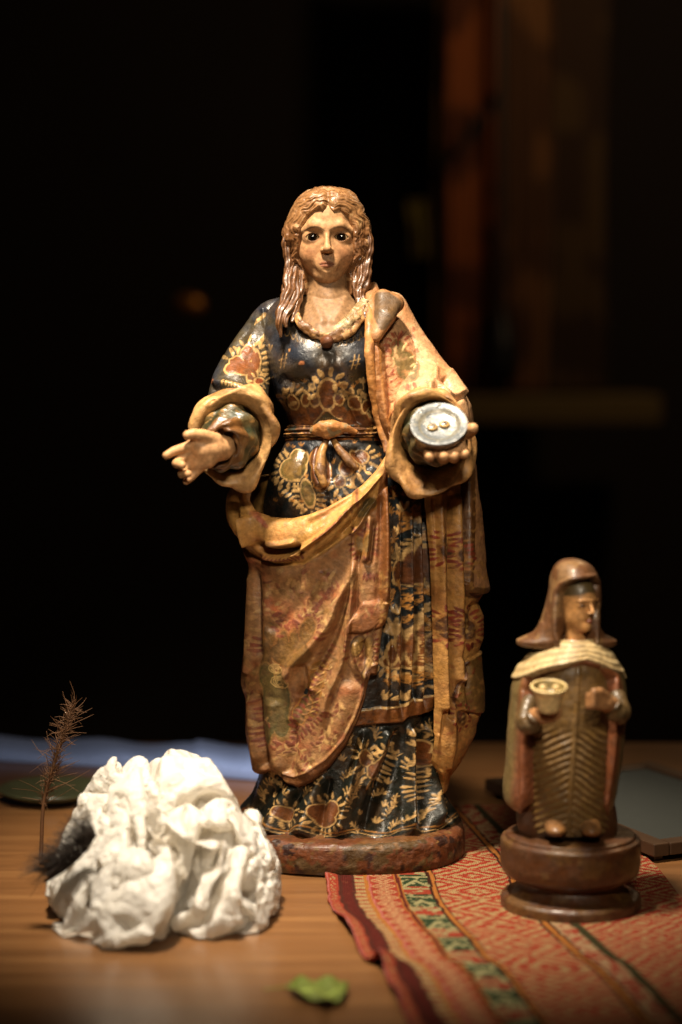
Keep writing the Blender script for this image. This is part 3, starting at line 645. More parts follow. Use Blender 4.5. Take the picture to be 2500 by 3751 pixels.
def disp_front(cx, cy, PHg, Zg):
    d = np.zeros(cx.shape); fr = sst(-1.9, -1.2, PHg)
    by = np.interp(cx, BANDC[:, 0], BANDC[:, 1]); ty = np.interp(cx, TOPC[:, 0], TOPC[:, 1])
    s = np.clip((cy - ty) / (by - ty + 1), -.2, 1.6)
    amp = 1.15 * np.interp(cx, [850, 930, 1050, 1200, 1320, 1430], [.010, .017, .014, .011, .008, .005])
    d += amp * np.where(s < 1, np.clip(1 - (2 * (s - .42)) ** 2 * .8, .1, 1), .36 * np.exp(-((s - 1) / .22) ** 2)) * fr
    for pts, w, A, a in [([(940, 1900), (948, 1950), (956, 1990)], 13, .010, .8), ([(900, 1840), (905, 1920), (925, 1990)], 16, -.006, 1), ([(965, 1975), (1030, 2012), (1090, 2012), (1130, 1996)], [15, 12], [-.012, -.014], 1), ([(1000, 1985), (1050, 1985), (1110, 1975)], 10, .004, 1), ([(985, 2035), (1060, 2042), (1120, 2018)], 9, .005, 1),
                      ([(1075, 2034), (1130, 2000), (1220, 1932), (1320, 1838), (1400, 1740)], [9, 8], [.009, .007], .6), ([(1240, 1960), (1300, 1900), (1360, 1820)], 8, -.005, 1), ([(1280, 1960), (1330, 1900), (1385, 1810)], 9, .004, 1), ([(1130, 1930), (1220, 1880), (1320, 1800)], 16, -.004, 1), ([(1150, 2040), (1230, 1980), (1330, 1880)], 12, -.003, 1),
                      # the long folds gathered at the left hip
                      ([(1305, 2040), (1286, 2110), (1240, 2200), (1213, 2275), (1148, 2371), (1083, 2447), (1050, 2540)], [10, 15, 17], [.005, .008, .007], 1.5), ([(1320, 2050), (1288, 2180), (1274, 2294), (1258, 2420), (1200, 2560), (1180, 2690)], [9, 14], [.004, .006, .004], 1.3),
                      ([(1290, 2130), (1258, 2240), (1225, 2330), (1180, 2420), (1130, 2520), (1090, 2640)], [10, 18], [-.004, -.006, -.004], 1), ([(1180, 2110), (1120, 2200), (1060, 2270), (1000, 2330)], [20, 26], [-.003, -.004], 1),
                      ([(950, 2080), (957, 2218), (964, 2333), (953, 2450)], [8, 12], [-.006, -.007], 1.4), ([(925, 2100), (925, 2250), (915, 2450), (905, 2500)], 14, .004, 1), ([(985, 2110), (990, 2250), (985, 2400)], 16, .003, 1),
                      ([(950, 2540), (953, 2640), (955, 2720), (970, 2780), (960, 2850)], [10, 16], [-.007, -.010], .8), ([(925, 2560), (930, 2700), (945, 2830)], 14, .005, 1), ([(1010, 2560), (1010, 2700), (1030, 2850)], 26, .005, 1),
                      ([(1075, 2640), (1080, 2740), (1060, 2850)], 18, -.0035, 1), ([(1200, 2600), (1190, 2700), (1130, 2830)], 22, -.003, 1), ([(1290, 2480), (1260, 2600), (1180, 2750), (1100, 2850)], 40, .004, 1),
                      ([(1160, 2440), (1150, 2480), (1140, 2540)], 20, .004, 1), ([(1110, 2430), (1120, 2490), (1105, 2560)], 14, -.005, 1),
                      # cascade at the left hip
                      ([(1318, 2010), (1312, 2100), (1308, 2260)], 9, -.0045, 1), ([(1352, 1880), (1345, 1990), (1338, 2060)], 11, .0055, .8), ([(1372, 1900), (1362, 2000), (1352, 2070)], 8, -.006, 1), ([(1395, 1800), (1392, 2000), (1385, 2240)], 12, -.003, 1),
                      ([(1412, 1780), (1416, 2000), (1412, 2230)], 12, .004, 1), ([(1300, 2340), (1310, 2420), (1345, 2490)], 10, .004, 1), ([(1330, 2340), (1340, 2420)], 10, -.004, 1)]:
        d += 1.35 * ridge(cx, cy, pts, w, A, a) * fr
    f1 = polysd(cx, cy, FLAP); f2 = polysd(cx, cy, FLAP2)
    d += (.0045 * sst(3.5, -3.5, f1) + .003 * sst(3.5, -3.5, f2)) * fr
    kn = np.exp(-(((cx - 1060) / 150) ** 2 + ((cy - 2330) / 240) ** 2)); d += .006 * kn * fr
    bd, _, bt = pline(cx, cy, np.vstack([BOTC[4:], ]))
    d += .0022 * sst(46, 40, bd) * sst(0, 6, cx - 1040) * fr + .0015 * np.exp(-((bd - 44) / 5) ** 2) * fr * (cx > 1040)
    d += .0004 * fbm(np.stack([cx, cy], -1), 40, 12, 3)
    return d
mv = Canvas(780, 1500, 1580, 2960, SALMON)
gx = np.stack([mv.X, mv.Y], -1); n1 = fbm(gx, 70, 3, 4)[..., None]; n2 = fbm(gx, 26, 8, 4)[..., None]
mv.c[:] = lerp(SALMON, lin(170, 92, 52), sst(-.1, .5, n1)); mv.c = lerp(mv.c, lin(188, 142, 86), sst(.12, .5, n2) * .7); mv.c = lerp(mv.c, lin(128, 74, 38), sst(.15, .5, fbm(gx, 120, 44, 3)[..., None]) * .6); mv.lock()
REDP = lin(132, 66, 42); GBR = lin(120, 80, 34)
for k in range(360):                                                              # pale and red brush petals on the ground
    x, y = rng.uniform(880, 1420), rng.uniform(2080, 2850); mv.petal(x, y, rng.uniform(0, 360), rng.uniform(22, 40), rng.uniform(7, 12), (lin(204, 160, 98), lin(120, 62, 38), lin(190, 140, 80), lin(146, 104, 52))[k % 4], .5, rng.uniform(.4, .9))
by = np.interp(mv.X, BANDC[:, 0], BANDC[:, 1]); lining = sst(4, -4, mv.Y - by)[..., None]
mv.c = lerp(mv.c, lerp(OCHRE, lin(190, 128, 62), sst(0, .5, n1)), lining)
mv.poly([(1000, 2095), (1060, 2120), (1130, 2100), (1180, 2060), (1150, 2110), (1090, 2155), (1030, 2150)], lin(150, 96, 46), 0, .5, 14)
for k in range(12): mv.petal(985 + 12 * k, 2020 + 16 * math.sin(k / 11 * 3.14), 250 + 3 * k, 24, 8, REDP)
for k in range(8): mv.petal(955 + 8 * k, 1900 + 4 * k, 60 + 14 * k, 22, 8, lin(170, 86, 56), .4, .7)
mv.ell(1040, 1995, 62, 18, -12, lin(120, 82, 40), .2, .8, 8); mv.line([(990, 2010), (1050, 2000), (1100, 2005)], 7, GOLD)
for k in range(9): mv.petal(1190 + 17 * k, 1960 - 17 * k, 200 + 10 * k, 28, 9, REDP, .4, .8)
for k in range(7): mv.petal(1300 + 5 * k, 1850 - 16 * k, 60 + 24 * k, 24, 9, REDP, .4, .75)
mv.palmette([(1352, 1850, 26, 22, 40), (1330, 1880, 22, 16, 40)], OLIVE, GOLD, REDP, 0); mv.palmette([(1318, 1990, 12, 30, 10), (1346, 1985, 14, 34, -8)], lin(150, 112, 56), GOLD, REDP, 26, 8, 16)
# big gold-and-olive flowers on the lap
mv.palmette([(1005, 2330, 13, 46, 4), (1050, 2360, 20, 46, 0), (1090, 2350, 17, 40, 0), (1135, 2310, 26, 46, -14), (1070, 2400, 66, 44, 0), (985, 2400, 22, 50, 0), (1110, 2390, 40, 44, -20)], lin(116, 80, 34), lin(150, 98, 44), REDP, 30, 10, 19, (20, 200), inner=lin(136, 98, 44))
mv.palmette([(1000, 2600, 34, 110, 0), (1040, 2560, 28, 90, 0), (985, 2490, 28, 46, 0), (1040, 2660, 22, 50, 0), (990, 2690, 24, 46, 0)], lin(96, 84, 40), lin(150, 110, 54), REDP, 28, 9, 18, (200, 350), inner=lin(118, 92, 46))
for (x, y, r) in ((1036, 2504, 34), (1022, 2458, 26), (1200, 2440, 16), (1188, 2490, 17)):
    for q in range(4): t = np.linspace(0, 5.2, 26) + q; mv.line(np.c_[x + (r - 8 * q) * np.cos(t), y + (r - 8 * q) * .62 * np.sin(t)], 4.5, lin(206, 166, 96), .9, .85)
for k in range(6): mv.palmette([(1172 - 7 * k, 2440 + 34 * k, 30 - k, 17, 18)], lin(150, 104, 44), GOLD, REDP, 0); mv.line([(1148 - 7 * k, 2452 + 34 * k), (1175 - 7 * k, 2440 + 34 * k), (1200 - 7 * k, 2426 + 34 * k)], 5, lin(210, 160, 84), 1.0)
mv.palmette([(1120, 2585, 24, 36, -15), (1100, 2620, 22, 34, 0)], lin(116, 84, 38), GOLD, REDP, 24, 8, 16, (-120, 60))
for k in range(16): mv.petal(1205 - 10 * k, 2360 + 20 * k, -20 + 8 * math.sin(k), 30, 10, REDP, .6); mv.petal(1215 - 8 * k, 2368 + 19 * k, -15, 24, 7, lin(206, 140, 84), .5, .6)
for k in range(11): mv.petal(1075 + 11 * k, 2720 - 12 * k, 260 + 8 * k, 28, 9, REDP)
for k in range(9): mv.petal(1150 + 12 * k, 2230 - 10 * k, 30 + 12 * k, 34, 11, REDP, .5, .8)
for k in range(14): mv.petal(1060 + 19 * k, 2150 + 6 * (k % 4), 60 + 10 * (k % 5), 34, 11, lin(198, 148, 86), .4, .6)
for k in range(7): mv.petal(1340 + 9 * k, 2090 + 3 * (k % 2), 250 + 9 * k, 32, 9, REDP)
mv.palmette([(1310, 2360, 20, 36, -20), (1350, 2350, 15, 20, 0), (1352, 2390, 13, 14, 0), (1352, 2425, 15, 18, 0), (1345, 2465, 18, 22, 0)], lin(160, 120, 58), lin(96, 54, 24), REDP, 22, 8, 15)
for y in (2340, 2380, 2418, 2455): mv.ell(1350, y, 11, 12, 0, lin(196, 150, 80), .9, .8, 6)
for (x0, y0, a0) in ((1240, 2560, -60), (1180, 2660, -50), (1120, 2760, -40), (1285, 2600, -70), (1040, 2770, 60), (1250, 2680, 200), (930, 2400, 90), (925, 2600, 80), (940, 2700, 90), (1120, 2250, 30)):
    tt_ = np.linspace(0, 1, 14); a_ = np.radians(a0 + 120 * tt_ * (1 if x0 % 20 else -1)); xs_ = x0 + np.cumsum(7 * np.cos(a_)); ys_ = y0 - np.cumsum(7 * np.sin(a_)); mv.line(np.c_[xs_, ys_], 4, lin(196, 152, 90), .7, .8)
    for k in range(0, 14, 2): mv.petal(xs_[k], ys_[k], math.degrees(a_[k]) + (55 if k % 4 else -55), 24, 8, (lin(200, 156, 92), REDP)[k % 4 == 0], .7, .85)
mv.poly([(1378, 1840), (1386, 2060), (1382, 2200), (1360, 2250), (1284, 2272), (1284, 2322), (1410, 2290), (1445, 2250), (1450, 1700), (1420, 1700), (1385, 1760)], TRIM, .3)
for k in range(60): mv.ell(rng.uniform(1390, 1440), rng.uniform(2080, 2270), rng.uniform(4, 10), rng.uniform(3, 7), 0, lin(176, 128, 62), .3, .6)
bd, _, _ = pline(mv.X, mv.Y, BOTC[4:]); tm = (sst(47, 43, bd) * (mv.X > 1030))[..., None]; mv.c = lerp(mv.c, lerp(TRIM * .6, lin(150, 100, 44), sst(.1, .5, n2)), tm)
mv.poly([(850, 2850), (960, 2856), (1005, 2850), (1060, 2900), (900, 2960)], lin(110, 60, 26), 0, .8, 10)
mv.g = lerp(mv.g, lerp(OCHRE, lin(190, 128, 62), sst(0, .5, n1)), lining); mv.finish(.25, 5, 4)
def paint_front(cx, cy, p):
    c, h = mv.get(cx, cy); return mottle(c, p, .012, .12, 6), h
patch('mantle_front', MC, PHg, Zg, .002, disp_front, M_paint, paint_front, rim(nv, nu, 0, 6, 7, 9), .008)

# mantle panel hanging from the left arm and round the back
nu, nv = 260, 400
LFT = np.array([(1100, 1352), (1287, 1352), (1430, 1366), (1526, 1384), (1603, 1408), (1700, 1440), (1760, 1545), (1817, 1570), (2052, 1590), (2320, 1602), (2600, 1614), (2819, 1614), (2900, 1630)], float)
z = np.linspace(zpy(2900), zpy(1700), nv); Zg = z[:, None] + np.zeros((1, nu))
pyg = chart(0.0, Zg, -.07)[1]; xL = P(np.interp(pyg, LFT[:, 0], LFT[:, 1]), pyg, -.06)[..., 0]
u = np.linspace(0, 1, nu)[None]; u = .55 * u + .45 * u ** 2.2; phl = MC.ph(xL, Zg); PHg = phl + (math.radians(205) - phl) * u
PF1 = [(1712, 1700), (1716, 1900), (1712, 2050), (1704, 2150), (1720, 2186), (1762, 2200), (1800, 2200), (1800, 1700)]
PF2 = [(1720, 2440), (1690, 2500), (1668, 2570), (1690, 2620), (1760, 2650), (1800, 2650), (1800, 2420)]
def disp_panel(cx, cy, PHg, Zg):
    d = np.zeros(cx.shape); fr = sst(2.2, 1.5, PHg)
    for pts, w, A, a in [([(1612, 1820), (1620, 2050), (1628, 2350), (1634, 2600)], [14, 14], [.006, .008], 1), ([(1590, 1830), (1604, 2050), (1612, 2400), (1620, 2700)], 6, -.003, 1), ([(1657, 1820), (1657, 2050), (1657, 2400), (1660, 2640)], 7, -.011, 1.3),
                      ([(1680, 1840), (1684, 2050), (1690, 2300), (1690, 2500)], 14, .007, 1), ([(1708, 1760), (1712, 1950), (1706, 2140)], 7, -.008, 1), ([(1655, 2600), (1665, 2720), (1650, 2830)], 12, .005, 1), ([(1640, 2620), (1630, 2720), (1622, 2840)], 10, -.006, 1),
                      ([(1752, 2245), (1720, 2330), (1700, 2420)], 14, -.004, 1), ([(1720, 2460), (1712, 2560), (1730, 2640)], 9, -.005, 1)]:
        d += ridge(cx, cy, pts, w, A, a, False) * fr
    d += (.005 * sst(3, -3, polysd(cx, cy, PF1)) + .004 * sst(3, -3, polysd(cx, cy, PF2))) * fr
    d += (1 - fr) * .005 * np.sin(PHg * 11 + np.sin(Zg * 14))
    zig = np.interp(cy, [2100, 2180, 2192, 2240, 2290, 2375, 2437, 2500, 2571, 2660, 2700], [0, 12, 12, -14, 8, 12, -9, 0, 9, 14, 0]); d += zig * KM * sst(.75, 1.35, PHg) * fr
    return d + .0008 * fbm(np.stack([cx, cy], -1), 40, 15, 3)
pv = Canvas(1520, 1840, 1680, 2940, OCHRE)
gx = np.stack([pv.X, pv.Y], -1); n1 = fbm(gx, 60, 3, 4)[..., None]
pv.c[:] = lerp(lin(196, 140, 66), lin(160, 104, 46), sst(-.1, .5, n1))
pv.lock(); pv.poly(PF1, lin(182, 126, 78)); pv.line([(1714, 1700), (1718, 1900), (1714, 2060), (1708, 2160), (1726, 2184), (1790, 2196)], 40, lin(104, 64, 26), .4)
pv.poly(PF2, lin(128, 92, 40)); pv.line(PF2[:5], 6, lin(84, 46, 20))
for (x, y, s) in ((1632, 2010, 1.), (1690, 2040, .7), (1630, 2300, 1.), (1712, 2310, 1.2), (1690, 2640, .6)):
    pv.palmette([(x, y, 24 * s, 42 * s, 0), (x + 12 * s, y + 14, 18 * s, 30 * s, 0)], lin(84, 48, 20), lin(150, 96, 40), lin(134, 52, 30), 28 * s, 9, 15)
    for k in range(3): pv.ell(x + 8, y - 18 + 20 * k, 8 * s, 8 * s, 0, lin(206, 162, 88), .8, .7, 5)
for k in range(60): pv.petal(rng.uniform(1590, 1780), rng.uniform(1820, 2820), rng.uniform(0, 360), 24, 8, lin(148, 64, 34), .4, rng.uniform(.2, .7))
pv.finish(.7, 7, 5)
def paint_panel(cx, cy, p):
    c, h = pv.get(cx, cy); b = sst(.0, .03, p[..., 1])[..., None]
    return mottle(lerp(c, SALMON, b), p, .012, .12, 7), h
patch('mantle_panel', MC, PHg, Zg, .000, disp_panel, M_paint, paint_panel, rim(nv, nu, 6, 0, 6, 0), .010)

# mantle over the shoulder and upper back
nu, nv = 230, 260
LF2 = np.array([(1060, 1340), (1120, 1352), (1287, 1354), (1430, 1368), (1526, 1386), (1603, 1410), (1720, 1432)], float)
z = np.linspace(zpy(1720), zpy(1066), nv); Zg = z[:, None] + np.zeros((1, nu)); pyg = chart(0.0, Zg, -.06)[1]
xL = P(np.interp(pyg, LF2[:, 0], LF2[:, 1]), pyg, -.06)[..., 0]; u = np.linspace(0, 1, nu)[None] ** 1.5
phl = MC.ph(xL, Zg); PHg = phl + (math.radians(230) - phl) * u
sv = Canvas(1320, 1780, 1040, 1740, PINK); gx = np.stack([sv.X, sv.Y], -1); n1 = fbm(gx, 60, 23, 4)[..., None]
sv.c[:] = lerp(PINK, lin(204, 140, 86), sst(-.1, .5, n1))
sv.lock(); OL2 = lin(126, 104, 58)
sv.palmette([(1452, 1300, 26, 44, 0), (1478, 1340, 30, 46, -12), (1508, 1345, 26, 22, 30), (1492, 1370, 36, 26, 0)], OL2, lin(176, 120, 68), lin(176, 92, 58), 30, 9, 17, (60, 300), inner=lin(140, 112, 64))
for x, y, a in ((1440, 1300, 80), (1468, 1290, 60), (1490, 1318, 20), (1496, 1350, 25), (1488, 1372, 15), (1436, 1345, 95)): sv.petal(x, y, a, 32, 8, lin(226, 194, 130), 1.0)
for k in range(50): sv.petal(rng.uniform(1390, 1650), rng.uniform(1180, 1600), rng.uniform(0, 360), 26, 9, (lin(226, 190, 130), lin(176, 96, 64), lin(190, 120, 76))[k % 3], .4, rng.uniform(.35, .8))
for k in range(5): sv.petal(1475 + 15 * k, 1400 + 3 * k, 265, 34, 7, lin(176, 108, 70))
for k in range(4): sv.line([(1452, 1250), (1440 + 14 * k, 1222)], 4, lin(150, 66, 42)); 
sv.line([(1452, 1250), (1452, 1275)], 5, lin(150, 66, 42))
for k in range(9): sv.petal(1408, 1240 + 40 * k, 270 + 40 * (k % 3), 28, 9, lin(170, 84, 50), .4, .7)
ed = [(q[1] + 22, q[0]) for q in LF2]; sv.line(ed, 52, lin(158, 98, 44), .4); sv.line([(a + 6, b) for a, b in ed], 10, lin(190, 126, 58), .5)
sv.finish(.6, 9)
def disp_sh(cx, cy, PHg, Zg):
    fr = sst(2.2, 1.5, PHg)
    d = .0075 * np.exp(-((cx - np.interp(cy, LF2[:, 0], LF2[:, 1] + 20)) / 19) ** 2) - .004 * np.exp(-((cx - np.interp(cy, LF2[:, 0], LF2[:, 1] + 52)) / 12) ** 2)
    d += ridge(cx, cy, [(1400, 1210), (1412, 1330), (1408, 1450), (1420, 1600)], 14, .004)
    d += ridge(cx, cy, [(1430, 1120), (1420, 1170), (1395, 1225), (1385, 1300)], [20, 12], -.006, 1)
    return d * fr + (1 - fr) * .004 * np.sin(PHg * 9) + .0008 * fbm(np.stack([cx, cy], -1), 40, 18, 3)
def paint_sh(cx, cy, p):
    c, h = sv.get(cx, cy); b = sst(.0, .03, p[..., 1])[..., None]; return mottle(lerp(c, SALMON, b), p, .012, .12, 17), h
patch('mantle_shoulder', MC, PHg, Zg, .004, disp_sh, M_paint, paint_sh, rim(nv, nu, 7, 0, 0, 0), .012)
# ---- sleeves
def mv_(px, py, dy=0.0): return np.array([px * KM, dy * KM, py * KM])        # measured offsets: right, up, away
def ring(px, py, Y, A, B): return (P(px, py, Y), mv_(*A), mv_(*B))
def sleeve_part(name, secs, nu, nv, mat, painter, dispf=None, cap1=False):
    p, th, v = loft(secs, nu, nv); n = nrm(p, True)
    c, h = painter(p, th, v)
    d = h * .0006 + (dispf(p, th, v) if dispf else 0) + .0007 * fbm(p, .011, 5, 3)
    return grid_obj(name, p + n * np.asarray(d)[..., None], mat, statue, mottle(c, p, .012, .13, 3), True, False, cap1)
# right arm (on the viewer's left): blue brocade sleeve
rv = Canvas(690, 1080, 1060, 1560, NAVY); gx = np.stack([rv.X, rv.Y], -1); n1 = fbm(gx, 60, 33, 4)[..., None]
rv.c[:] = lerp(lin(46, 52, 66), lin(74, 64, 44), sst(-.45, .15, n1))
rv.lock(); rv.palmette([(906, 1296, 22, 30, 0), (936, 1320, 15, 34, 8), (866, 1328, 24, 24, 30), (896, 1345, 48, 24, -8), (926, 1378, 16, 26, 0), (848, 1350, 20, 16, 20)], lin(132, 72, 28), CREAM, CREAM, 32, 11, 20, (-60, 175), ew=6)
rv.palmette([(950, 1395, 14, 11, 0)], lin(132, 64, 28), CREAM, CREAM, 18, 6, 11)
for k in range(14): rv.petal(826 + 10 * k, 1392 + 2.6 * k, 265 + 4 * k, 22, 7, CREAM)
for k in range(6): rv.petal(972 + 4 * k, 1470 + 9 * k, 100 - 4 * k, 36, 7, CREAM)
for k in range(5): rv.petal(925 + 9 * k, 1190 - 6 * k, 60, 34, 6, CREAM)
for x, y, a in ((960, 1242, 60), (945, 1270, 70), (975, 1225, 50)): rv.petal(x, y, a, 46, 15, CREAM)
rv.line([(935, 1290), (930, 1262), (960, 1235)], 5, CREAM); rv.ell(786, 1397, 11, 9, 0, lin(190, 112, 62), .5)
rv.finish(.5, 11)
def rp(p, th, v):
    a, b = chart(p[..., 0], p[..., 2], -.05); c, h = rv.get(a, b)
    bk = sst(.0, .02, p[..., 1])[..., None]; return lerp(c, lin(40, 44, 56), bk), h
def rd(p, th, v):
    a, b = chart(p[..., 0], p[..., 2], -.05)
    return (ridge(a, b, [(975, 1130), (985, 1200), (1000, 1290), (1005, 1390)], [16, 12], -.006) + ridge(a, b, [(960, 1120), (970, 1180), (985, 1250)], 10, .004) + ridge(a, b, [(778, 1398), (830, 1405), (900, 1430), (980, 1490)], 13, .0045)
            + ridge(a, b, [(775, 1425), (850, 1432), (940, 1468)], 9, -.003) + ridge(a, b, [(920, 1160), (880, 1250), (840, 1320)], 18, -.002)) * (p[..., 1] < -.0)
sleeve_part('sleeve', [ring(1046, 1120, .0, (-24, 30), (6, 4, -34)), ring(1012, 1152, .0, (-50, 40), (5, 4, -58)), ring(958, 1232, -.002, (-64, 40), (6, 6, -70)), ring(908, 1340, -.018, (-82, 45), (8, 26, -84)),
                       ring(880, 1430, -.040, (-102, 32), (6, 66, -84)), ring(868, 1520, -.062, (-112, 14), (4, 96, -62)), ring(866, 1556, -.074, (-124, 4), (6, 132, -40)), ring(866, 1568, -.080, (-119, 2), (6, 127, -36)), ring(866, 1570, -.070, (-90, 0), (4, 95, -25))],
            270, 270, M_dress, rp, rd)
def cuffp(p, th, v):
    c = lerp(lin(214, 162, 96), lin(160, 112, 58), sst(-.2, .5, fbm(p, .016, 41, 3))[..., None])
    e = sst(1.15, .75, v)[..., None]; return lerp(c, lin(142, 78, 34), e), np.zeros(v.shape)
def cuffd(k1, k2):
    def f(p, th, v):
        w = sst(.4, 1.6, v) * sst(4.6, 3.2, v)
        return w * (.0042 * np.sin(th * 3 + k1) + .0030 * np.sin(th * 5 + k2 + v) + .0016 * np.sin(th * 9 + 2 * v)) + .0016 * np.exp(-((v - .9) / .22) ** 2)
    return f
sleeve_part('cuff', [ring(866, 1570, -.072, (-108, 4), (6, 112, -36)), ring(864, 1568, -.080, (-134, 2), (8, 146, -40)), ring(862, 1592, -.092, (-146, -2), (8, 172, -34)), ring(861, 1606, -.104, (-146, -4), (6, 176, -26)), ring(858, 1608, -.108, (-132, -4), (6, 160, -20)),
                     ring(852, 1604, -.100, (-108, -4), (4, 124, -16)), ring(850, 1602, -.080, (-98, 0), (4, 108, -10)), ring(850, 1600, -.06, (-70, 0), (0, 80, 0))], 260, 130, M_paint, cuffp, cuffd(.6, 2.2))
def underp(p, th, v):
    s = .5 + .5 * np.sin(th * 7 + v * 3 + 3 * fbm(p, .02, 6, 2)); c = lerp(lin(58, 62, 40), lin(112, 92, 52), s[..., None])
    g = (fbm(p, .008, 55, 3) > .28)[..., None]; c = np.where(g, lin(160, 118, 60), c); return lerp(c, lin(120, 78, 36), sst(2.6, 3.0, v)[..., None]), 0 * v
def underd(p, th, v): return .0026 * np.sin(v * 9 + 1.5 * np.sin(th + .5)) * sst(3.0, 2.4, v) + .0016 * np.sin(th * 7 + v * 3)
sleeve_part('undersleeve', [ring(856, 1600, -.070, (-86, 2), (6, 106, -16)), ring(846, 1602, -.098, (-90, 14), (14, 106, -26)), ring(836, 1612, -.116, (-84, 22), (30, 98, -34)), ring(820, 1628, -.132, (-70, 24), (36, 84, -36)), ring(808, 1638, -.141, (-60, 24), (34, 72, -32)), ring(806, 1640, -.143, (-52, 20), (30, 64, -28)), ring(812, 1638, -.130, (-44, 18), (26, 54, -24))], 180, 120, M_dress, underp, underd, True)
# left arm (viewer's right): mantle falls over it in a wide bell
def lp(p, th, v):
    a, b = chart(p[..., 0], p[..., 2], -.06); c, h = sv.get(a, b); bk = sst(.0, .02, p[..., 1])[..., None]; return lerp(c, SALMON, bk), h
def ld(p, th, v):
    a, b = chart(p[..., 0], p[..., 2], -.06)
    return (ridge(a, b, [(1600, 1330), (1590, 1400), (1560, 1440), (1500, 1460)], 12, .004) + ridge(a, b, [(1560, 1440), (1590, 1412), (1640, 1440), (1700, 1440)], 10, .006) + ridge(a, b, [(1620, 1380), (1650, 1430), (1690, 1470)], 14, -.005)
            + ridge(a, b, [(1640, 1350), (1680, 1410), (1710, 1450)], 12, .005) + ridge(a, b, [(1480, 1440), (1450, 1500), (1430, 1580)], 16, .004) + ridge(a, b, [(1440, 1400), (1430, 1500), (1418, 1600)], 12, -.004)) * (p[..., 1] < .02)
sleeve_part('mantle_sleeve', [ring(1388, 1092, .004, (20, 26), (4, 6, -30)), ring(1420, 1130, .002, (52, 46), (4, 6, -58)), ring(1456, 1226, -.002, (72, 46), (0, 10, -74)), ring(1496, 1330, -.016, (100, 48), (-8, 24, -90)), ring(1540, 1432, -.040, (132, 40), (-10, 56, -92)),
                              ring(1564, 1510, -.062, (148, 20), (-8, 92, -66)), ring(1570, 1556, -.078, (146, 6), (-6, 128, -44)), ring(1570, 1568, -.086, (140, 2), (-6, 128, -40)), ring(1572, 1572, -.074, (100, 0), (-4, 90, -20))], 270, 270, M_paint, lp, ld)
def cuff2(p, th, v):
    c = lerp(lin(204, 150, 84), lin(150, 104, 54), sst(-.2, .5, fbm(p, .016, 43, 3))[..., None]); return lerp(c, lin(186, 122, 66), sst(1.1, .6, v)[..., None]), 0 * v
sleeve_part('cuff', [ring(1570, 1575, -.078, (120, 2), (0, 118, -30)), ring(1572, 1584, -.088, (140, 0), (4, 142, -36)), ring(1570, 1612, -.100, (146, -8), (6, 178, -24)), ring(1572, 1630, -.110, (144, -14), (14, 190, -12)), ring(1576, 1632, -.113, (132, -14), (14, 174, -8)), ring(1586, 1612, -.104, (118, -8), (8, 140, -8)), ring(1590, 1592, -.086, (108, -4), (4, 116, -6)), ring(1592, 1590, -.062, (84, 0), (0, 90, 0))], 260, 130, M_paint, cuff2, cuffd(2.4, .4))
sleeve_part('undersleeve', [ring(1588, 1592, -.07, (100, 0), (0, 104, -10)), ring(1588, 1592, -.100, (104, -4), (4, 104, -20)), ring(1596, 1596, -.120, (94, -6), (6, 94, -28)), ring(1606, 1602, -.134, (72, -6), (6, 70, -26)), ring(1612, 1606, -.144, (54, -4), (4, 52, -20)), ring(1612, 1606, -.132, (44, -4), (4, 44, -18))], 180, 120, M_dress, underp, underd, True)
# knotted fold of the mantle on the shoulder
def blob_part(name, chains, k, h, mat, colf, disp=None, parent=statue, extra=None):
    V, F = bone_mesh(chains, k, h, extra)
    if disp is not None: V = V + disp(V)[:, None] * unit(V - V.mean(0))
    return mesh_obj(name, V, F, mat, parent, colf(V))
def J(px, py, Y, r): return (P(px, py, Y), r * KM)
def lapel_col(V):
    a, b = chart(V[:, 0], V[:, 2], -.05); s = sst(20, 12, polysd(a, b, [(1390, 1085), (1420, 1085), (1455, 1110), (1450, 1130), (1400, 1195), (1385, 1160)]))[:, None]
    return mottle(lerp(lin(170, 116, 64), lin(104, 76, 44), s), V, .01, .15, 4)
blob_part('mantle_fold', [[J(1372, 1085, -.030, 20), J(1404, 1092, -.040, 24), J(1448, 1112, -.040, 26)], [J(1404, 1092, -.042, 24), J(1400, 1150, -.058, 26), J(1378, 1225, -.070, 13)], [J(1448, 1112, -.042, 24), J(1425, 1165, -.062, 22), J(1380, 1240, -.074, 9)], [J(1350, 1090, -.03, 16), J(1352, 1130, -.046, 15), J(1358, 1230, -.068, 12)]], .010, .0011, M_paint, lapel_col)
# rolled edge of the mantle down the front
pts = crm([P(1345, 1085, -.030), P(1352, 1140, -.052), P(1354, 1210, -.068), P(1354, 1290, -.077), P(1361, 1380, -.076), P(1372, 1460, -.071), P(1388, 1530, -.066), P(1408, 1600, -.066), P(1420, 1655, -.072)], 150)
q = sweep(pts, np.array([12, 15, 17, 17, 16, 16, 17, 17, 12]) * KM, 20, .8); q = q + .0012 * fbm(q, .01, 3, 3)[..., None]
grid_obj('mantle_edge_roll', q, M_paint, statue, mottle(np.where((fbm(q, .02, 7, 3) > .1)[..., None], lin(150, 92, 40), lin(192, 128, 60)), q, .008, .15), True, True, True)

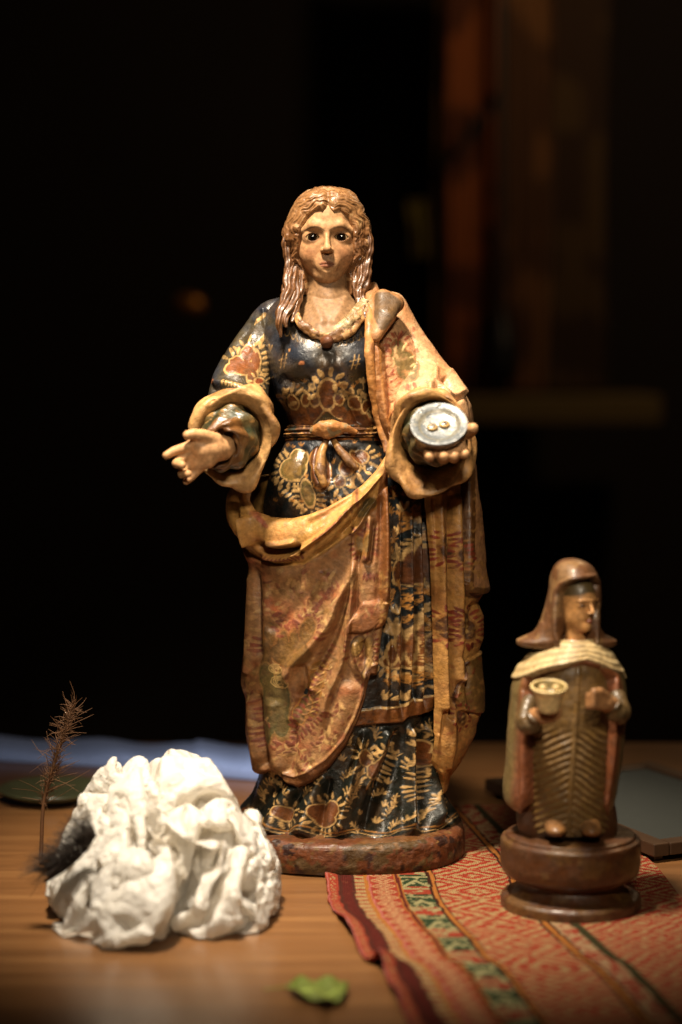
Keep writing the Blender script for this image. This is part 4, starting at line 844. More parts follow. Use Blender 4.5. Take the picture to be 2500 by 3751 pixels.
# ---- neck and face
NKc = Column([(960, 1126, 1276, 26, 30), (1010, 1120, 1282, 27, 31), (1054, 1118, 1284, 29, 32), (1100, 1104, 1312, 34, 36), (1140, 1068, 1346, 43, 40), (1190, 1056, 1362, 54, 42), (1235, 1052, 1366, 61, 42), (1275, 1060, 1350, 62, 40)], -4)
ph = phis(160); z = np.linspace(zpy(1275), zpy(960), 100); PH, Z = np.meshgrid(ph, z); p = NKc.at(PH, Z); n = nrm(p, True); a, b = front_chart(NKc, p)
d = ridge(a, b, [(1130, 1060), (1160, 1130), (1190, 1190)], 14, .0014) + ridge(a, b, [(1275, 1060), (1250, 1130), (1215, 1190)], 14, .0014) - .002 * np.exp(-((a - 1204) ** 2 + (b - 1190) ** 2) / 22 ** 2) + ridge(a, b, [(1120, 1078), (1204, 1096), (1285, 1076)], 7, -.0009) + .0005 * fbm(p, .01, 2, 3)
grid_obj('neck', p + n * d[..., None], M_skin, statue, mottle(np.broadcast_to(SKIN * .50, p.shape), p, .015, .1), True, False, False)
FC = P(1199, 876, -.006); FS = KM / .0002893 * .001
def face_sdf(X):
    q = (X - FC) / FS; x = q[..., 0]; f = -q[..., 1]; z = q[..., 2]; ax_ = np.sqrt(x * x + .04)
    Q = np.stack([x, f, z], -1); Qs = np.stack([ax_, f, z], -1)
    d = ellips(Q, (0, -4, 12), (33, 41, 44)); d = smin(d, ellips(Q, (0, -1, -14), (30.5, 35.5, 34)), 8)
    d = smin(d, ellips(Q, (0, 20, -38), (13, 13, 10.5)), 9); d = smin(d, ellips(Qs, (15.5, 17.2, -14), (13, 14.0, 16)), 8)
    d = smin(d, capsule(Qs, (3, 34.4, 9.5), (14, 32.6, 12.5), 2.4, 2.6), 7); d = smin(d, capsule(Qs, (14, 32.6, 12.5), (25.5, 25, 7.5), 2.6, 2.2), 7)
    d = -smin(-d, ellips(Qs, (14.5, 40.6, 0.5), (10.5, 6.8, 7.0)), 5.0)
    lid = np.linalg.norm(Qs - np.array([14.9, 23.2, 0]), axis=-1) - 10.9; d = smin(d, lid, 1.6)
    d = smin(d, capsule(Q, (0, 35.2, 6), (.5, 42.2, -11.2), 2.3, 3.3), 2.8); d = smin(d, ellips(Q, (.6, 43.2, -12.4), (3.4, 3.2, 3.2)), 3.0)
    d = smin(d, ellips(Qs, (4.2, 38.0, -13.6), (2.5, 3.4, 2.5)), 3.2); d = smin(d, ellips(Q, (.4, 39.0, -14.2), (3.0, 3.2, 2.2)), 2.0)
    d = smin(d, ellips(Q, (0, 31.5, -27.0), (11, 5.0, 9)), 6)
    d = smin(d, capsule(Qs, (.9, 36.2, -26.0), (6.8, 33.8, -27.6), 1.5, .7), 1.3); d = smin(d, capsule(Qs, (0, 36.0, -29.6), (5.4, 34.2, -28.9), 1.8, .8), 1.4)
    d = -smin(-d, capsule(Qs, (0, 38.0, -27.8), (7.0, 35.2, -28.2), .55, .35), .5)
    d = -smin(-d, ellips(Q, (0, 37.4, -33.6), (5, 2.2, 1.8)), 1.6)
    al = np.maximum(np.abs(ax_ - 14.9) / 7.0, 0); op = (np.abs(z - .2) - 3.9 * np.clip(1 - al ** 2, 0, 1) ** .75) ; op = np.where(al > 1, np.maximum(op, (al - 1) * 7.0), op)
    cut = np.maximum(op, 18 - f); d = np.maximum(d, -cut)
    return d * FS
V, F = surface_nets(face_sdf, FC + np.array([-.036, -.050, -.053]), FC + np.array([.036, .012, .052]), .00062)
q = (V - FC) / FS; x, f, z = q[:, 0], -q[:, 1], q[:, 2]; ax_ = np.abs(x)
c = np.broadcast_to(SKIN, V.shape).copy()
c = lerp(c, lin(206, 128, 82), (.5 * np.exp(-(((ax_ - 18) / 10) ** 2 + ((z + 16) / 9) ** 2)))[:, None])
c = lerp(c, lin(150, 90, 60), (sst(1.25, .85, np.sqrt((x / 7.6) ** 2 + ((z + 27.9) / 3.3) ** 2)) * (f > 30))[:, None])
c = lerp(c, lin(176, 112, 62), (.22 * sst(1.2, .7, np.sqrt((x / 8) ** 2 + ((z + 21) / 5.5) ** 2)) * (f > 30))[:, None])
for pts in ([(2.6, 6.9), (8, 9.9), (14, 10.4), (20, 8.6), (25, 4.0)],):
    dd, _, t = pline(ax_, z, crm(np.array(pts), 20)); c = lerp(c, lin(70, 44, 22), (sst(.9, .3, dd) * .6 * (f > 15))[:, None])
al = np.abs(ax_ - 14.9) / 7.0; op = np.abs(z - .2) - 3.9 * np.clip(1 - al ** 2, 0, 1) ** .75; op = np.where(al > 1, np.hypot(np.maximum(op, 0), (al - 1) * 7.0), op)
c = lerp(c, lin(60, 36, 18), (sst(1.1, .2, np.abs(op)) * (f > 25) * .85)[:, None])
c = lerp(c, lin(150, 96, 52), (.5 * sst(3.5, 1.0, op) * (f > 25))[:, None])
c = mottle(c, V, .010, .09, 8); c = np.where((fbm(V, .006, 77, 3) > .5)[:, None], c * .82, c)
V = V + (.00035 * fbm(V, .008, 19, 3))[:, None] * unit(V - FC)
face = mesh_obj('head', V, F, M_skin, statue, c)
m_eye, nt, b = new_mat('glass_eye'); at = nd(nt, 'ShaderNodeAttribute', attribute_name='paint'); nt.links.new(at.outputs['Color'], b.inputs['Base Color']); b.inputs['Roughness'].default_value = .12; b.inputs['Coat Weight'].default_value = 1; b.inputs['Coat Roughness'].default_value = .08
for sx in (-1, 1):
    C = FC + FS * np.array([sx * 14.9, -23.2, 0.0]); R_ = 9.9 * FS
    tt, pp = np.meshgrid(np.linspace(0, np.pi, 60), np.linspace(0, 2 * np.pi, 64, endpoint=False), indexing='ij')
    p = C + R_ * np.stack([np.sin(tt) * np.cos(pp), -np.cos(tt), np.sin(tt) * np.sin(pp)], -1)
    a = np.degrees(tt); c = np.where((a < 29)[..., None], lin(20, 11, 6), lin(168, 140, 100)); c = np.where((a < 26.5)[..., None], lin(26, 16, 8) * (1 + .5 * np.sin(pp * 23)[..., None]), c); c = np.where((a < 14)[..., None], lin(3, 2, 2), c)
    grid_obj('eye', p, m_eye, statue, c, True)

# ---- hair
HR = Column([(684, 1176, 1226, 7, 9), (687, 1158, 1244, 12, 16), (703, 1118, 1288, 22, 30), (725, 1092, 1308, 29.5, 38), (749, 1076, 1322, 34, 44), (791, 1058, 1338, 39, 50), (833, 1042, 1352, 40, 52), (875, 1036, 1362, 39, 52), (917, 1042, 1363, 36, 50), (956, 1054, 1356, 33, 46), (991, 1057, 1352, 30, 42), (1036, 1050, 1346, 28, 40), (1085, 1066, 1340, 24, 38)], -7)
ph = phis(360); z = np.concatenate([np.linspace(zpy(1085), zpy(760), 210), zpy(760) + (zpy(684) - zpy(760)) * np.sin(np.linspace(0, np.pi / 2, 90))[1:]])
PH, Z = np.meshgrid(ph, z); p = HR.at(PH, Z); n = nrm(p, True); a, b = front_chart(HR, p); fr = np.cos(PH) > .1
WIN = [(1203, 752), (1182, 770), (1150, 766), (1118, 784), (1098, 822), (1088, 870), (1088, 950), (1104, 1000), (1118, 1060), (1128, 1130), (1284, 1130), (1288, 1060), (1288, 1000), (1300, 950), (1308, 870), (1302, 820), (1284, 782), (1252, 764), (1224, 770)]
e = np.where(fr, polysd(a, b, WIN), 200 + 40 * (1 - np.cos(PH)))
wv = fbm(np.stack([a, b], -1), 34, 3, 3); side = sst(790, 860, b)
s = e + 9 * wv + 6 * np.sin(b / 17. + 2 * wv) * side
s2_ = s + 14 * fbm(np.stack([a, b], -1), 36, 14, 2)
d = (.0006 * np.sin(s2_ * 2 * np.pi / 19) + .0004 * np.sin(s2_ * 2 * np.pi / 9 + 4 * wv)) * (.4 + .8 * sst(-.4, .4, fbm(np.stack([a, b], -1), 40, 24, 2))) + .0014 * np.sin(s * 2 * np.pi / 44 + 1)
d += .0030 * side * fbm(p, .011, 9, 3) + .0012 * fbm(p, .02, 5, 2)
d += .0022 * np.exp(-((e - 26) / 15) ** 2) * sst(880, 800, b)
d -= .0024 * np.exp(-((a - 1202) / 9) ** 2) * sst(800, 760, b) * fr
d += np.where(fr, -.030 * sst(3, -6, e) - .0052 * np.exp(-(np.maximum(e, 0) / 15) ** 2), 0)
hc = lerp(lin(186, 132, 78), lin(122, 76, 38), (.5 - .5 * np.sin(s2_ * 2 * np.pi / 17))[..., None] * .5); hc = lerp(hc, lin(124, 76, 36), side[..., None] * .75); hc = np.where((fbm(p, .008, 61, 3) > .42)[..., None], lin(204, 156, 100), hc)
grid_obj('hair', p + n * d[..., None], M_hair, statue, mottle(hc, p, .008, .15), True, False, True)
def lock(pts, rad, ph0=0.0, tw=5.0):
    path = crm([P(*q) for q in pts], 90); nn_ = 26; q = sweep(path, np.array(rad) * KM, nn_)
    th = np.linspace(0, 2 * np.pi, nn_, endpoint=False)[None]; t = np.linspace(0, 1, 90)[:, None]; c0 = path[:, None]
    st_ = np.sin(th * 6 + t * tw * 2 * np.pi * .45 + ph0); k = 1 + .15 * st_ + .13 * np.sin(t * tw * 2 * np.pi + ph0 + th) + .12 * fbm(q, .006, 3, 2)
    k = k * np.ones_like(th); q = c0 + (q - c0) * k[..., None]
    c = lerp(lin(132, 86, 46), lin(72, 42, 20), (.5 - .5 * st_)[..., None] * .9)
    grid_obj('hair_lock', q, M_hair, statue, mottle(c, q, .008, .2), True, True, True)
for pts, rad, f0, tw in [([(1068, 960, -.020), (1058, 1010, -.030), (1060, 1060, -.040), (1046, 1105, -.050), (1028, 1150, -.060), (1024, 1190, -.064), (1030, 1236, -.064)], [14, 20, 20, 18, 16, 12, 4], 0, 5), ([(1082, 980, -.022), (1078, 1030, -.032), (1084, 1080, -.040), (1066, 1125, -.052), (1046, 1165, -.062), (1050, 1200, -.066)], [12, 17, 18, 17, 13, 4], 2, 4), ([(1098, 1000, -.020), (1102, 1050, -.030), (1094, 1095, -.040), (1084, 1140, -.052), (1070, 1180, -.062)], [10, 14, 14, 13, 4], 4, 4), ([(1050, 850, -.020), (1046, 900, -.022), (1056, 950, -.024), (1058, 1000, -.028), (1048, 1050, -.03), (1040, 1090, -.04)], [10, 14, 13, 14, 14, 8], 1, 6),
                         ([(1350, 850, -.020), (1358, 900, -.022), (1350, 950, -.024), (1346, 1000, -.028), (1340, 1050, -.03), (1320, 1100, -.036)], [10, 13, 13, 15, 15, 5], 1, 6), ([(1322, 960, -.022), (1326, 1010, -.028), (1318, 1060, -.034), (1326, 1095, -.040), (1340, 1130, -.050)], [10, 16, 16, 14, 5], 3, 4), ([(1300, 990, -.022), (1302, 1040, -.028), (1312, 1085, -.036), (1316, 1120, -.046)], [8, 12, 13, 5], 5, 4), ([(1336, 1110, -.045), (1332, 1140, -.054), (1340, 1165, -.060)], [11, 11, 4], 2, 2)]:
    lock(pts, rad, f0, tw)

# ---- collar, brooch, girdle
def roll_part(name, pts, rad, mat, c1, c2, flat=1.0, rough=.0014, seed=3, nu=18, n_=120, par=statue, rib=0):
    path = crm(pts, n_); q = sweep(path, np.array(rad) * KM, nu, flat); nn_ = unit(q - path[:, None])
    w = rough * fbm(q, .007, seed, 3)
    if rib: w = w + rib * np.sin(np.linspace(0, 2 * np.pi, nu, endpoint=False)[None] * 6 + np.linspace(0, 12, n_)[:, None])
    q = q + nn_ * w[..., None]
    return grid_obj(name, q, mat, par, mottle(np.where((fbm(q, .010, seed + 5, 3) > .05)[..., None], c1, c2), q, .006, .2, seed), True, True, True)
roll_part('collar', [P(1072, 1120, -.046), P(1090, 1165, -.060), P(1132, 1212, -.068), P(1200, 1240, -.071), P(1262, 1216, -.069), P(1310, 1168, -.062), P(1340, 1110, -.046)], [12, 15, 17, 18, 24, 26, 20], M_paint, lin(186, 136, 76), lin(122, 80, 38), .36, .0034)
roll_part('neck_scarf', [P(1225, 1222, -.068), P(1270, 1190, -.066), P(1312, 1150, -.058), P(1342, 1100, -.044)], [12, 26, 28, 20], M_paint, lin(206, 176, 130), lin(164, 132, 84), .45, .0026, 12, rib=.0010)
pb = P(1198, 1252, -.076); V, F = surface_nets(lambda X: smin(np.linalg.norm(X - pb, axis=-1) - .0068, np.linalg.norm(X - pb - np.array([.002, -.004, .001]), axis=-1) - .0045, .003), pb - .012, pb + .012, .0007)
mesh_obj('brooch', V, F, M_paint, statue, np.broadcast_to(lin(84, 44, 18), V.shape))
ph = phis(320); t = np.linspace(0, 1, 60); PH, T = np.meshgrid(ph, t); Z = lerp(zpy(1628), zpy(1556), T) + .004 * np.cos(PH)
p = D.at(PH, Z); n = nrm(p, True); a, b = front_chart(D, p)
prof = .0060 * np.sqrt(np.clip(1 - (2 * T - 1) ** 2, 0, 1)) + .0030
d = prof + .0012 * np.sin(T * 26 + 2 * fbm(p, .015, 3, 2)) * (T > .12) * (T < .9) + .0010 * fbm(p, .006, 13, 3)
g = fbm(p, .006, 23, 3); c = np.where((g > .12)[..., None], lin(186, 132, 62), lin(96, 58, 26)); c = np.where((np.abs(T - .1) < .06)[..., None], lin(178, 112, 48), c); c = np.where((g < -.38)[..., None], lin(40, 44, 32), c)
grid_obj('girdle', p + n * d[..., None], M_paint, statue, mottle(c, p, .008, .2), True)
def bowc(V): return mottle(np.where((fbm(V, .008, 3, 3) > .2)[:, None], lin(150, 124, 84), lin(190, 126, 62)), V, .006, .2)
blob_part('girdle_bow', [[J(1146, 1578, -.066, 12), J(1180, 1562, -.072, 20), J(1215, 1560, -.074, 22), J(1262, 1566, -.070, 17), J(1300, 1582, -.064, 10)], [J(1170, 1582, -.068, 14), J(1205, 1592, -.072, 18), J(1240, 1584, -.070, 12)]], .006, .0009, M_paint, bowc, lambda V: .0012 * fbm(V, .007, 5, 3))
for pts in ([J(1196, 1612, -.066, 12), J(1178, 1660, -.074, 15), J(1172, 1720, -.082, 20), J(1186, 1770, -.086, 14)], [J(1222, 1612, -.066, 11), J(1246, 1650, -.074, 14), J(1280, 1690, -.080, 17), J(1306, 1712, -.082, 12)]):
    blob_part('girdle_end', [pts], .006, .0010, M_paint, lambda V: mottle(np.where((fbm(V, .012, 8, 3) > .15)[:, None], lin(176, 126, 62), lin(116, 76, 34)), V, .006, .2), lambda V: .0008 * fbm(V, .008, 5, 3))

# ---- hands
def handc(V): return mottle(np.broadcast_to(SKIN * 1.04, V.shape), V, .008, .08, 6)
Yh = -.150
blob_part('hand', [[J(818, 1640, -.136, 44), J(780, 1644, -.146, 47), J(745, 1648, Yh, 46)], [J(760, 1622, Yh, 30), J(722, 1628, Yh - .003, 31)], [J(760, 1680, Yh, 34), J(722, 1690, Yh, 32)],
                   [J(790, 1610, -.150, 24), J(740, 1594, -.160, 21), J(708, 1590, -.164, 19), J(688, 1594, -.166, 16)],
                   [J(712, 1628, -.152, 20), J(672, 1642, -.158, 17), J(640, 1652, -.163, 16), J(610, 1668, -.166, 13)],
                   [J(705, 1655, -.152, 20), J(664, 1682, -.157, 17), J(648, 1698, -.166, 16), J(668, 1704, -.175, 14)],
                   [J(712, 1688, -.150, 19), J(678, 1716, -.155, 16), J(668, 1736, -.164, 15), J(690, 1736, -.174, 13)],
                   [J(735, 1708, -.148, 18), J(708, 1740, -.152, 15), J(692, 1756, -.156, 13), J(682, 1764, -.160, 11)]], .0030, .0008, M_skin, handc)
DC = P(1609, 1552, -.166); dn = unit(np.array([-.05, -.70, .70])); du = unit(np.cross(np.array([0, 1., 0]), dn)); du = unit(np.array([1, 0, .04]) - dn * (np.array([1, 0, .04]) @ dn)); dv = np.cross(dn, du)
def dish_pt(u, v, w): return DC + .0272 * (u * du + v * dv) + w * dn
blob_part('hand', [[(P(1612, 1606, -.138), .0125), (dish_pt(0, .1, -.021), .0125), (dish_pt(0, -.45, -.020), .0120)],
                   [(dish_pt(-.35, -.5, -.019), .0065), (dish_pt(-.42, -.90, -.020), .0055), (dish_pt(-.40, -1.10, -.0135), .0048)], [(dish_pt(.05, -.6, -.019), .0065), (dish_pt(.08, -1.05, -.019), .0058), (dish_pt(.10, -1.20, -.0115), .0050)],
                   [(dish_pt(.40, -.5, -.019), .0065), (dish_pt(.46, -.98, -.021), .0056), (dish_pt(.47, -1.14, -.0135), .0050)], [(dish_pt(.70, -.35, -.019), .0060), (dish_pt(.82, -.80, -.021), .0053), (dish_pt(.86, -1.00, -.0160), .0046)],
                   [(dish_pt(.55, .2, -.020), .0085), (dish_pt(1.05, -.05, -.013), .0070), (dish_pt(1.17, -.22, -.004), .0062), (dish_pt(1.20, -.34, .001), .0050)]], .0030, .0008, M_skin, handc)
# ---- the dish with two eyes, held in the left hand
dish = empty('offering_dish', tuple(DC)); tag(dish, 'small round silvery dish bearing two painted eyes, held up in the statue\'s hand', 'dish')
M_dish = painted('silvered_dish', rough=(.18, .4), bump=.35, dirt=.3, dirt_col=(.12, .10, .07), dscale=90, coat=.5)
pr = [(.0, -.0045), (.25, -.0045), (.55, -.0038), (.66, -.0026), (.76, -.0008), (.93, .0004), (.985, .0004), (1.0, -.0006), (1.0, -.003), (.97, -.0042), (.92, -.007), (.86, -.0115), (.60, -.0125), (.0, -.0125)]
v = np.linspace(0, len(pr) - 1, 90); R_ = pch(np.arange(len(pr)), np.array([q[0] for q in pr]), v); W_ = pch(np.arange(len(pr)), np.array([q[1] for q in pr]), v); th = np.linspace(0, 2 * np.pi, 120, endpoint=False)
p = DC + .0283 * R_[:, None, None] * (np.cos(th)[None, :, None] * du + np.sin(th)[None, :, None] * dv) + W_[:, None, None] * dn
c = np.where(((v > 7.6))[:, None, None], lin(96, 62, 34), np.where((fbm(p, .008, 5, 3) > .1)[..., None], lin(124, 122, 114), lin(96, 100, 102))) * np.ones((1, 120, 1)); c = np.where((np.abs(v - 3.2) < .5)[:, None, None], lin(112, 108, 96), c)
grid_obj('bowl', p, M_dish, dish, c, True)
for uu in (-.22, .22):
    C = dish_pt(uu - .02, .0 + .25 * uu, -.0030); tt, pp = np.meshgrid(np.linspace(0, np.pi, 24), np.linspace(0, 2 * np.pi, 32, endpoint=False), indexing='ij')
    p = C + .0052 * (np.sin(tt) * np.cos(pp))[..., None] * du + .0044 * (np.sin(tt) * np.sin(pp))[..., None] * dv + .0020 * np.cos(tt)[..., None] * dn
    grid_obj('painted_eye', p, M_dish, dish, np.where((tt < .62)[..., None], lin(60, 44, 24), lin(164, 130, 74)), True)

def regroup(root, pairs):
    """hang small pieces under the part they belong to"""
    for part, kids in pairs:
        ps = [o for o in root.children if o.name.split('.')[0] == part]
        for o in list(root.children):
            if o.name.split('.')[0] in kids: o.parent = ps[0]
regroup(statue, [('head', ('eye',)), ('hair', ('hair_lock',)), ('girdle', ('girdle_bow', 'girdle_end')), ('collar', ('brooch', 'neck_scarf')), ('mantle_shoulder', ('mantle_fold', 'mantle_edge_roll'))])
# ------------------------------------------------------------------ woven cloth under the statues
RUGY = np.array([(.22, -.060), (.0, -.028), (-.09, -.017), (-.203, -.012), (-.265, -.003), (-.331, .010), (-.395, .021), (-.415, .030), (-.44, .036), (-.487, .043), (-.562, .054), (-.66, .072)])
nu, nv = 250, 540
sw = np.linspace(0, .345, nu)[None]; yy = np.linspace(-.66, .205, nv)[:, None]
xl = np.interp(yy[:, 0], RUGY[::-1, 0], RUGY[::-1, 1])[:, None]; xl = pch(RUGY[::-1, 0], RUGY[::-1, 1], yy[:, 0])[:, None]
skew = -.045 * sst(.15, .34, sw) * yy * 0
X = xl + sw + .0012 * vnoise(np.stack([yy[:, 0] * 0, yy[:, 0]], -1), .012, 4)[:, None] * np.exp(-sw / .01)
edge_up = (.013 * np.exp(-((yy + .122) / .018) ** 2) + .009 * np.exp(-((yy + .30) / .04) ** 2) + .016 * np.exp(-((yy + .425) / .016) ** 2) + .008 * np.exp(-((yy + .50) / .02) ** 2)) * np.exp(-(sw / .020) ** 2)
wave = .0022 * np.exp(-((yy + .33 + .3 * sw) / .035) ** 2) + .0025 * np.exp(-((yy + .45 + .2 * sw) / .03) ** 2) * np.exp(-sw / .2) + .0012 * vnoise(np.stack([X, yy + 0 * X], -1), .06, 6)
free = sst(.118, .15, np.hypot((X - bx), yy * 1.04))            # lies flat under the base
Zr = .0022 + np.maximum(0, edge_up + wave) * free
p = np.stack([X, yy + 0 * X, Zr], -1)
S = sw * 1000 + 0 * yy; T = -yy * 1000 + 0 * sw                   # mm across and along
q2 = np.stack([S, T], -1); wob = 1.2 * vnoise(q2, 14, 3); Sw = S + wob
RR = lin(186, 70, 44); RD = lin(112, 40, 30); CRM = lin(206, 170, 112); ORG = lin(206, 126, 46); PNK = lin(214, 122, 110); GRN = lin(52, 74, 44); DBR = lin(70, 34, 20); OLV = lin(70, 66, 34)
c = np.empty(p.shape); c[:] = RR
def bandm(a, b): return ((Sw >= a) & (Sw < b))[..., None]
fine = vnoise(q2, 2.2, 9); med = fbm(q2, 6, 5, 3)
scr = np.abs(np.sin(T * .30 + 1.6 * np.sin(S * .55))) + .35 * fine
loz = np.abs(((T / 21) % 1) - .5) * 2; ds = np.abs(Sw - 56.5) / 12.5
lozl = (np.abs(loz + ds - 1) < .16) | (np.abs(loz + ds - .45) < .14) | ((np.abs(np.hypot((loz) * 10, (ds) * 12) - 3.2)) < 1.2)
c = np.where(bandm(0, 1.6), PNK, c); c = np.where(bandm(3, 9) & (scr < .34)[..., None], CRM, c)
c = np.where(bandm(11, 28), np.where((np.abs(Sw - 20) < 5)[..., None], RD, lin(96, 46, 34)), c)
c = np.where(bandm(28, 38), np.where(((np.abs(np.sin(T * .24)) + .5 * med) > .42)[..., None], CRM, RR), c)
c = np.where(bandm(38, 42), ORG, c); c = np.where(bandm(42, 44.4), PNK, c)
c = np.where(bandm(45, 68) & (lozl & (fine > -.75))[..., None], lin(222, 170, 118), c)
c = np.where(bandm(69, 75), np.where((np.abs(Sw - 72) < 1.6)[..., None], RD, ORG), c)
blk = ((T + 34) % 74); gp = (np.abs(np.abs(Sw - 89) - ((blk - 22) * .55)) < 2.6) | (np.abs(blk - 8) < 2.5) | (np.abs(blk - 54) < 2.5) | (med > .2)
gp = gp ^ (fbm(q2, 7, 31, 2) > .25)
c = np.where(bandm(75, 102), np.where(gp[..., None], lin(186, 176, 122), np.where((blk > 44)[..., None], RR, GRN)), c)
c = np.where(bandm(102, 110), np.where((np.abs(Sw - 107) < 1.8)[..., None], ORG, DBR), c)
big = np.abs(((T / 46) % 1) - .5) * 2; d2 = np.abs(Sw - 147) / 37; qb = np.stack([np.floor(S / 2.4) * 2.4 + 1.2 * np.floor((T / 3.2) % 2), np.floor(T / 3.2) * 3.2], -1); Sq, Tq = np.floor(S / 1.6) * 1.6, np.floor(T / 2.0) * 2.0; dm = np.abs((Sq / 37) % 2 - 1) + np.abs((Tq / 30) % 2 - 1); bp = ((((dm * 2.1 + .22 * med) % 1) < .5) ^ (np.sin(Tq * .075 + .6 * med) > .55)) & (fine + .8 * med > -.55) | (fine > .82)
c = np.where(bandm(110, 184), np.where(bp[..., None], lin(202, 162, 108), lin(190, 62, 36)), c)
c = np.where(bandm(184, 194), np.where((np.abs(Sw - 189) < 2.4)[..., None], ORG, DBR), c)
c = np.where(bandm(194, 212), np.where((med > -.05)[..., None], lin(206, 166, 120), RR), c); c = np.where(bandm(212, 221), OLV, c)
c = np.where(bandm(221, 345), np.where((((np.abs((Sq / 31) % 2 - 1) + np.abs((Tq / 26) % 2 - 1)) * 2.0 % 1 < .5) & (fine + .8 * med > -.5))[..., None], lin(200, 160, 108), lin(188, 62, 38)), c)
wr = sst(.35, .75, fbm(q2, 4, 15, 3) + .4 * fine)[..., None]; c = lerp(c, lin(140, 70, 46), .75 * wr)
c = c + .06 * ((c @ np.array([.25, .65, .10]))[..., None] - c)
c = .55 * c * (1 + .16 * fine + .14 * med)[..., None]
M_rug, nt, b = new_mat('woven_wool'); at = nd(nt, 'ShaderNodeAttribute', attribute_name='paint'); tc = nd(nt, 'ShaderNodeTexCoord'); L = nt.links.new
w1 = nd(nt, 'ShaderNodeTexWave', wave_type='BANDS', bands_direction='Y', i_Scale=210.0, i_Distortion=1.2); w2 = nd(nt, 'ShaderNodeTexWave', wave_type='BANDS', bands_direction='X', i_Scale=150.0, i_Distortion=1.5); nz_ = nd(nt, 'ShaderNodeTexNoise', i_Scale=420.0, i_Detail=3.0)
for w_ in (w1, w2, nz_): L(tc.outputs['Object'], w_.inputs['Vector'])
mu = nd(nt, 'ShaderNodeMath', operation='MULTIPLY'); L(w1.outputs['Fac'], mu.inputs[0]); L(w2.outputs['Fac'], mu.inputs[1]); a2 = nd(nt, 'ShaderNodeMath', operation='ADD'); L(mu.outputs[0], a2.inputs[0]); L(nz_.outputs['Fac'], a2.inputs[1])
bp_ = nd(nt, 'ShaderNodeBump', i_Strength=.8, i_Distance=.0012); L(a2.outputs[0], bp_.inputs['Height']); L(bp_.outputs[0], b.inputs['Normal'])
mr = nd(nt, 'ShaderNodeMapRange', i_From_Min=.3, i_From_Max=1.4, i_To_Min=.65, i_To_Max=1.15); L(a2.outputs[0], mr.inputs['Value']); hs = nd(nt, 'ShaderNodeHueSaturation'); L(mr.outputs[0], hs.inputs['Value']); L(at.outputs['Color'], hs.inputs['Color']); L(hs.outputs[0], b.inputs['Base Color'])
b.inputs['Roughness'].default_value = .9; b.inputs['Specular IOR Level'].default_value = .1
hm_ = [p[:, :1] + np.array([.004, 0, -.0024]), p[:, :1] + np.array([.0004, 0, -.0022]), p[:, :1] + np.array([-.0005, 0, -.0011])]; hm_ = [np.concatenate([q[..., :2], np.maximum(q[..., 2:], .0002)], -1) for q in hm_]   # turned-under edge
p = np.concatenate(hm_ + [p], 1); c = np.concatenate([c[:, :1]] * 3 + [c], 1)
rug = grid_obj('woven_cloth', p, M_rug, None, c, False)
tag(rug, 'red striped woven cloth with cream and green bands under the statue', 'cloth')

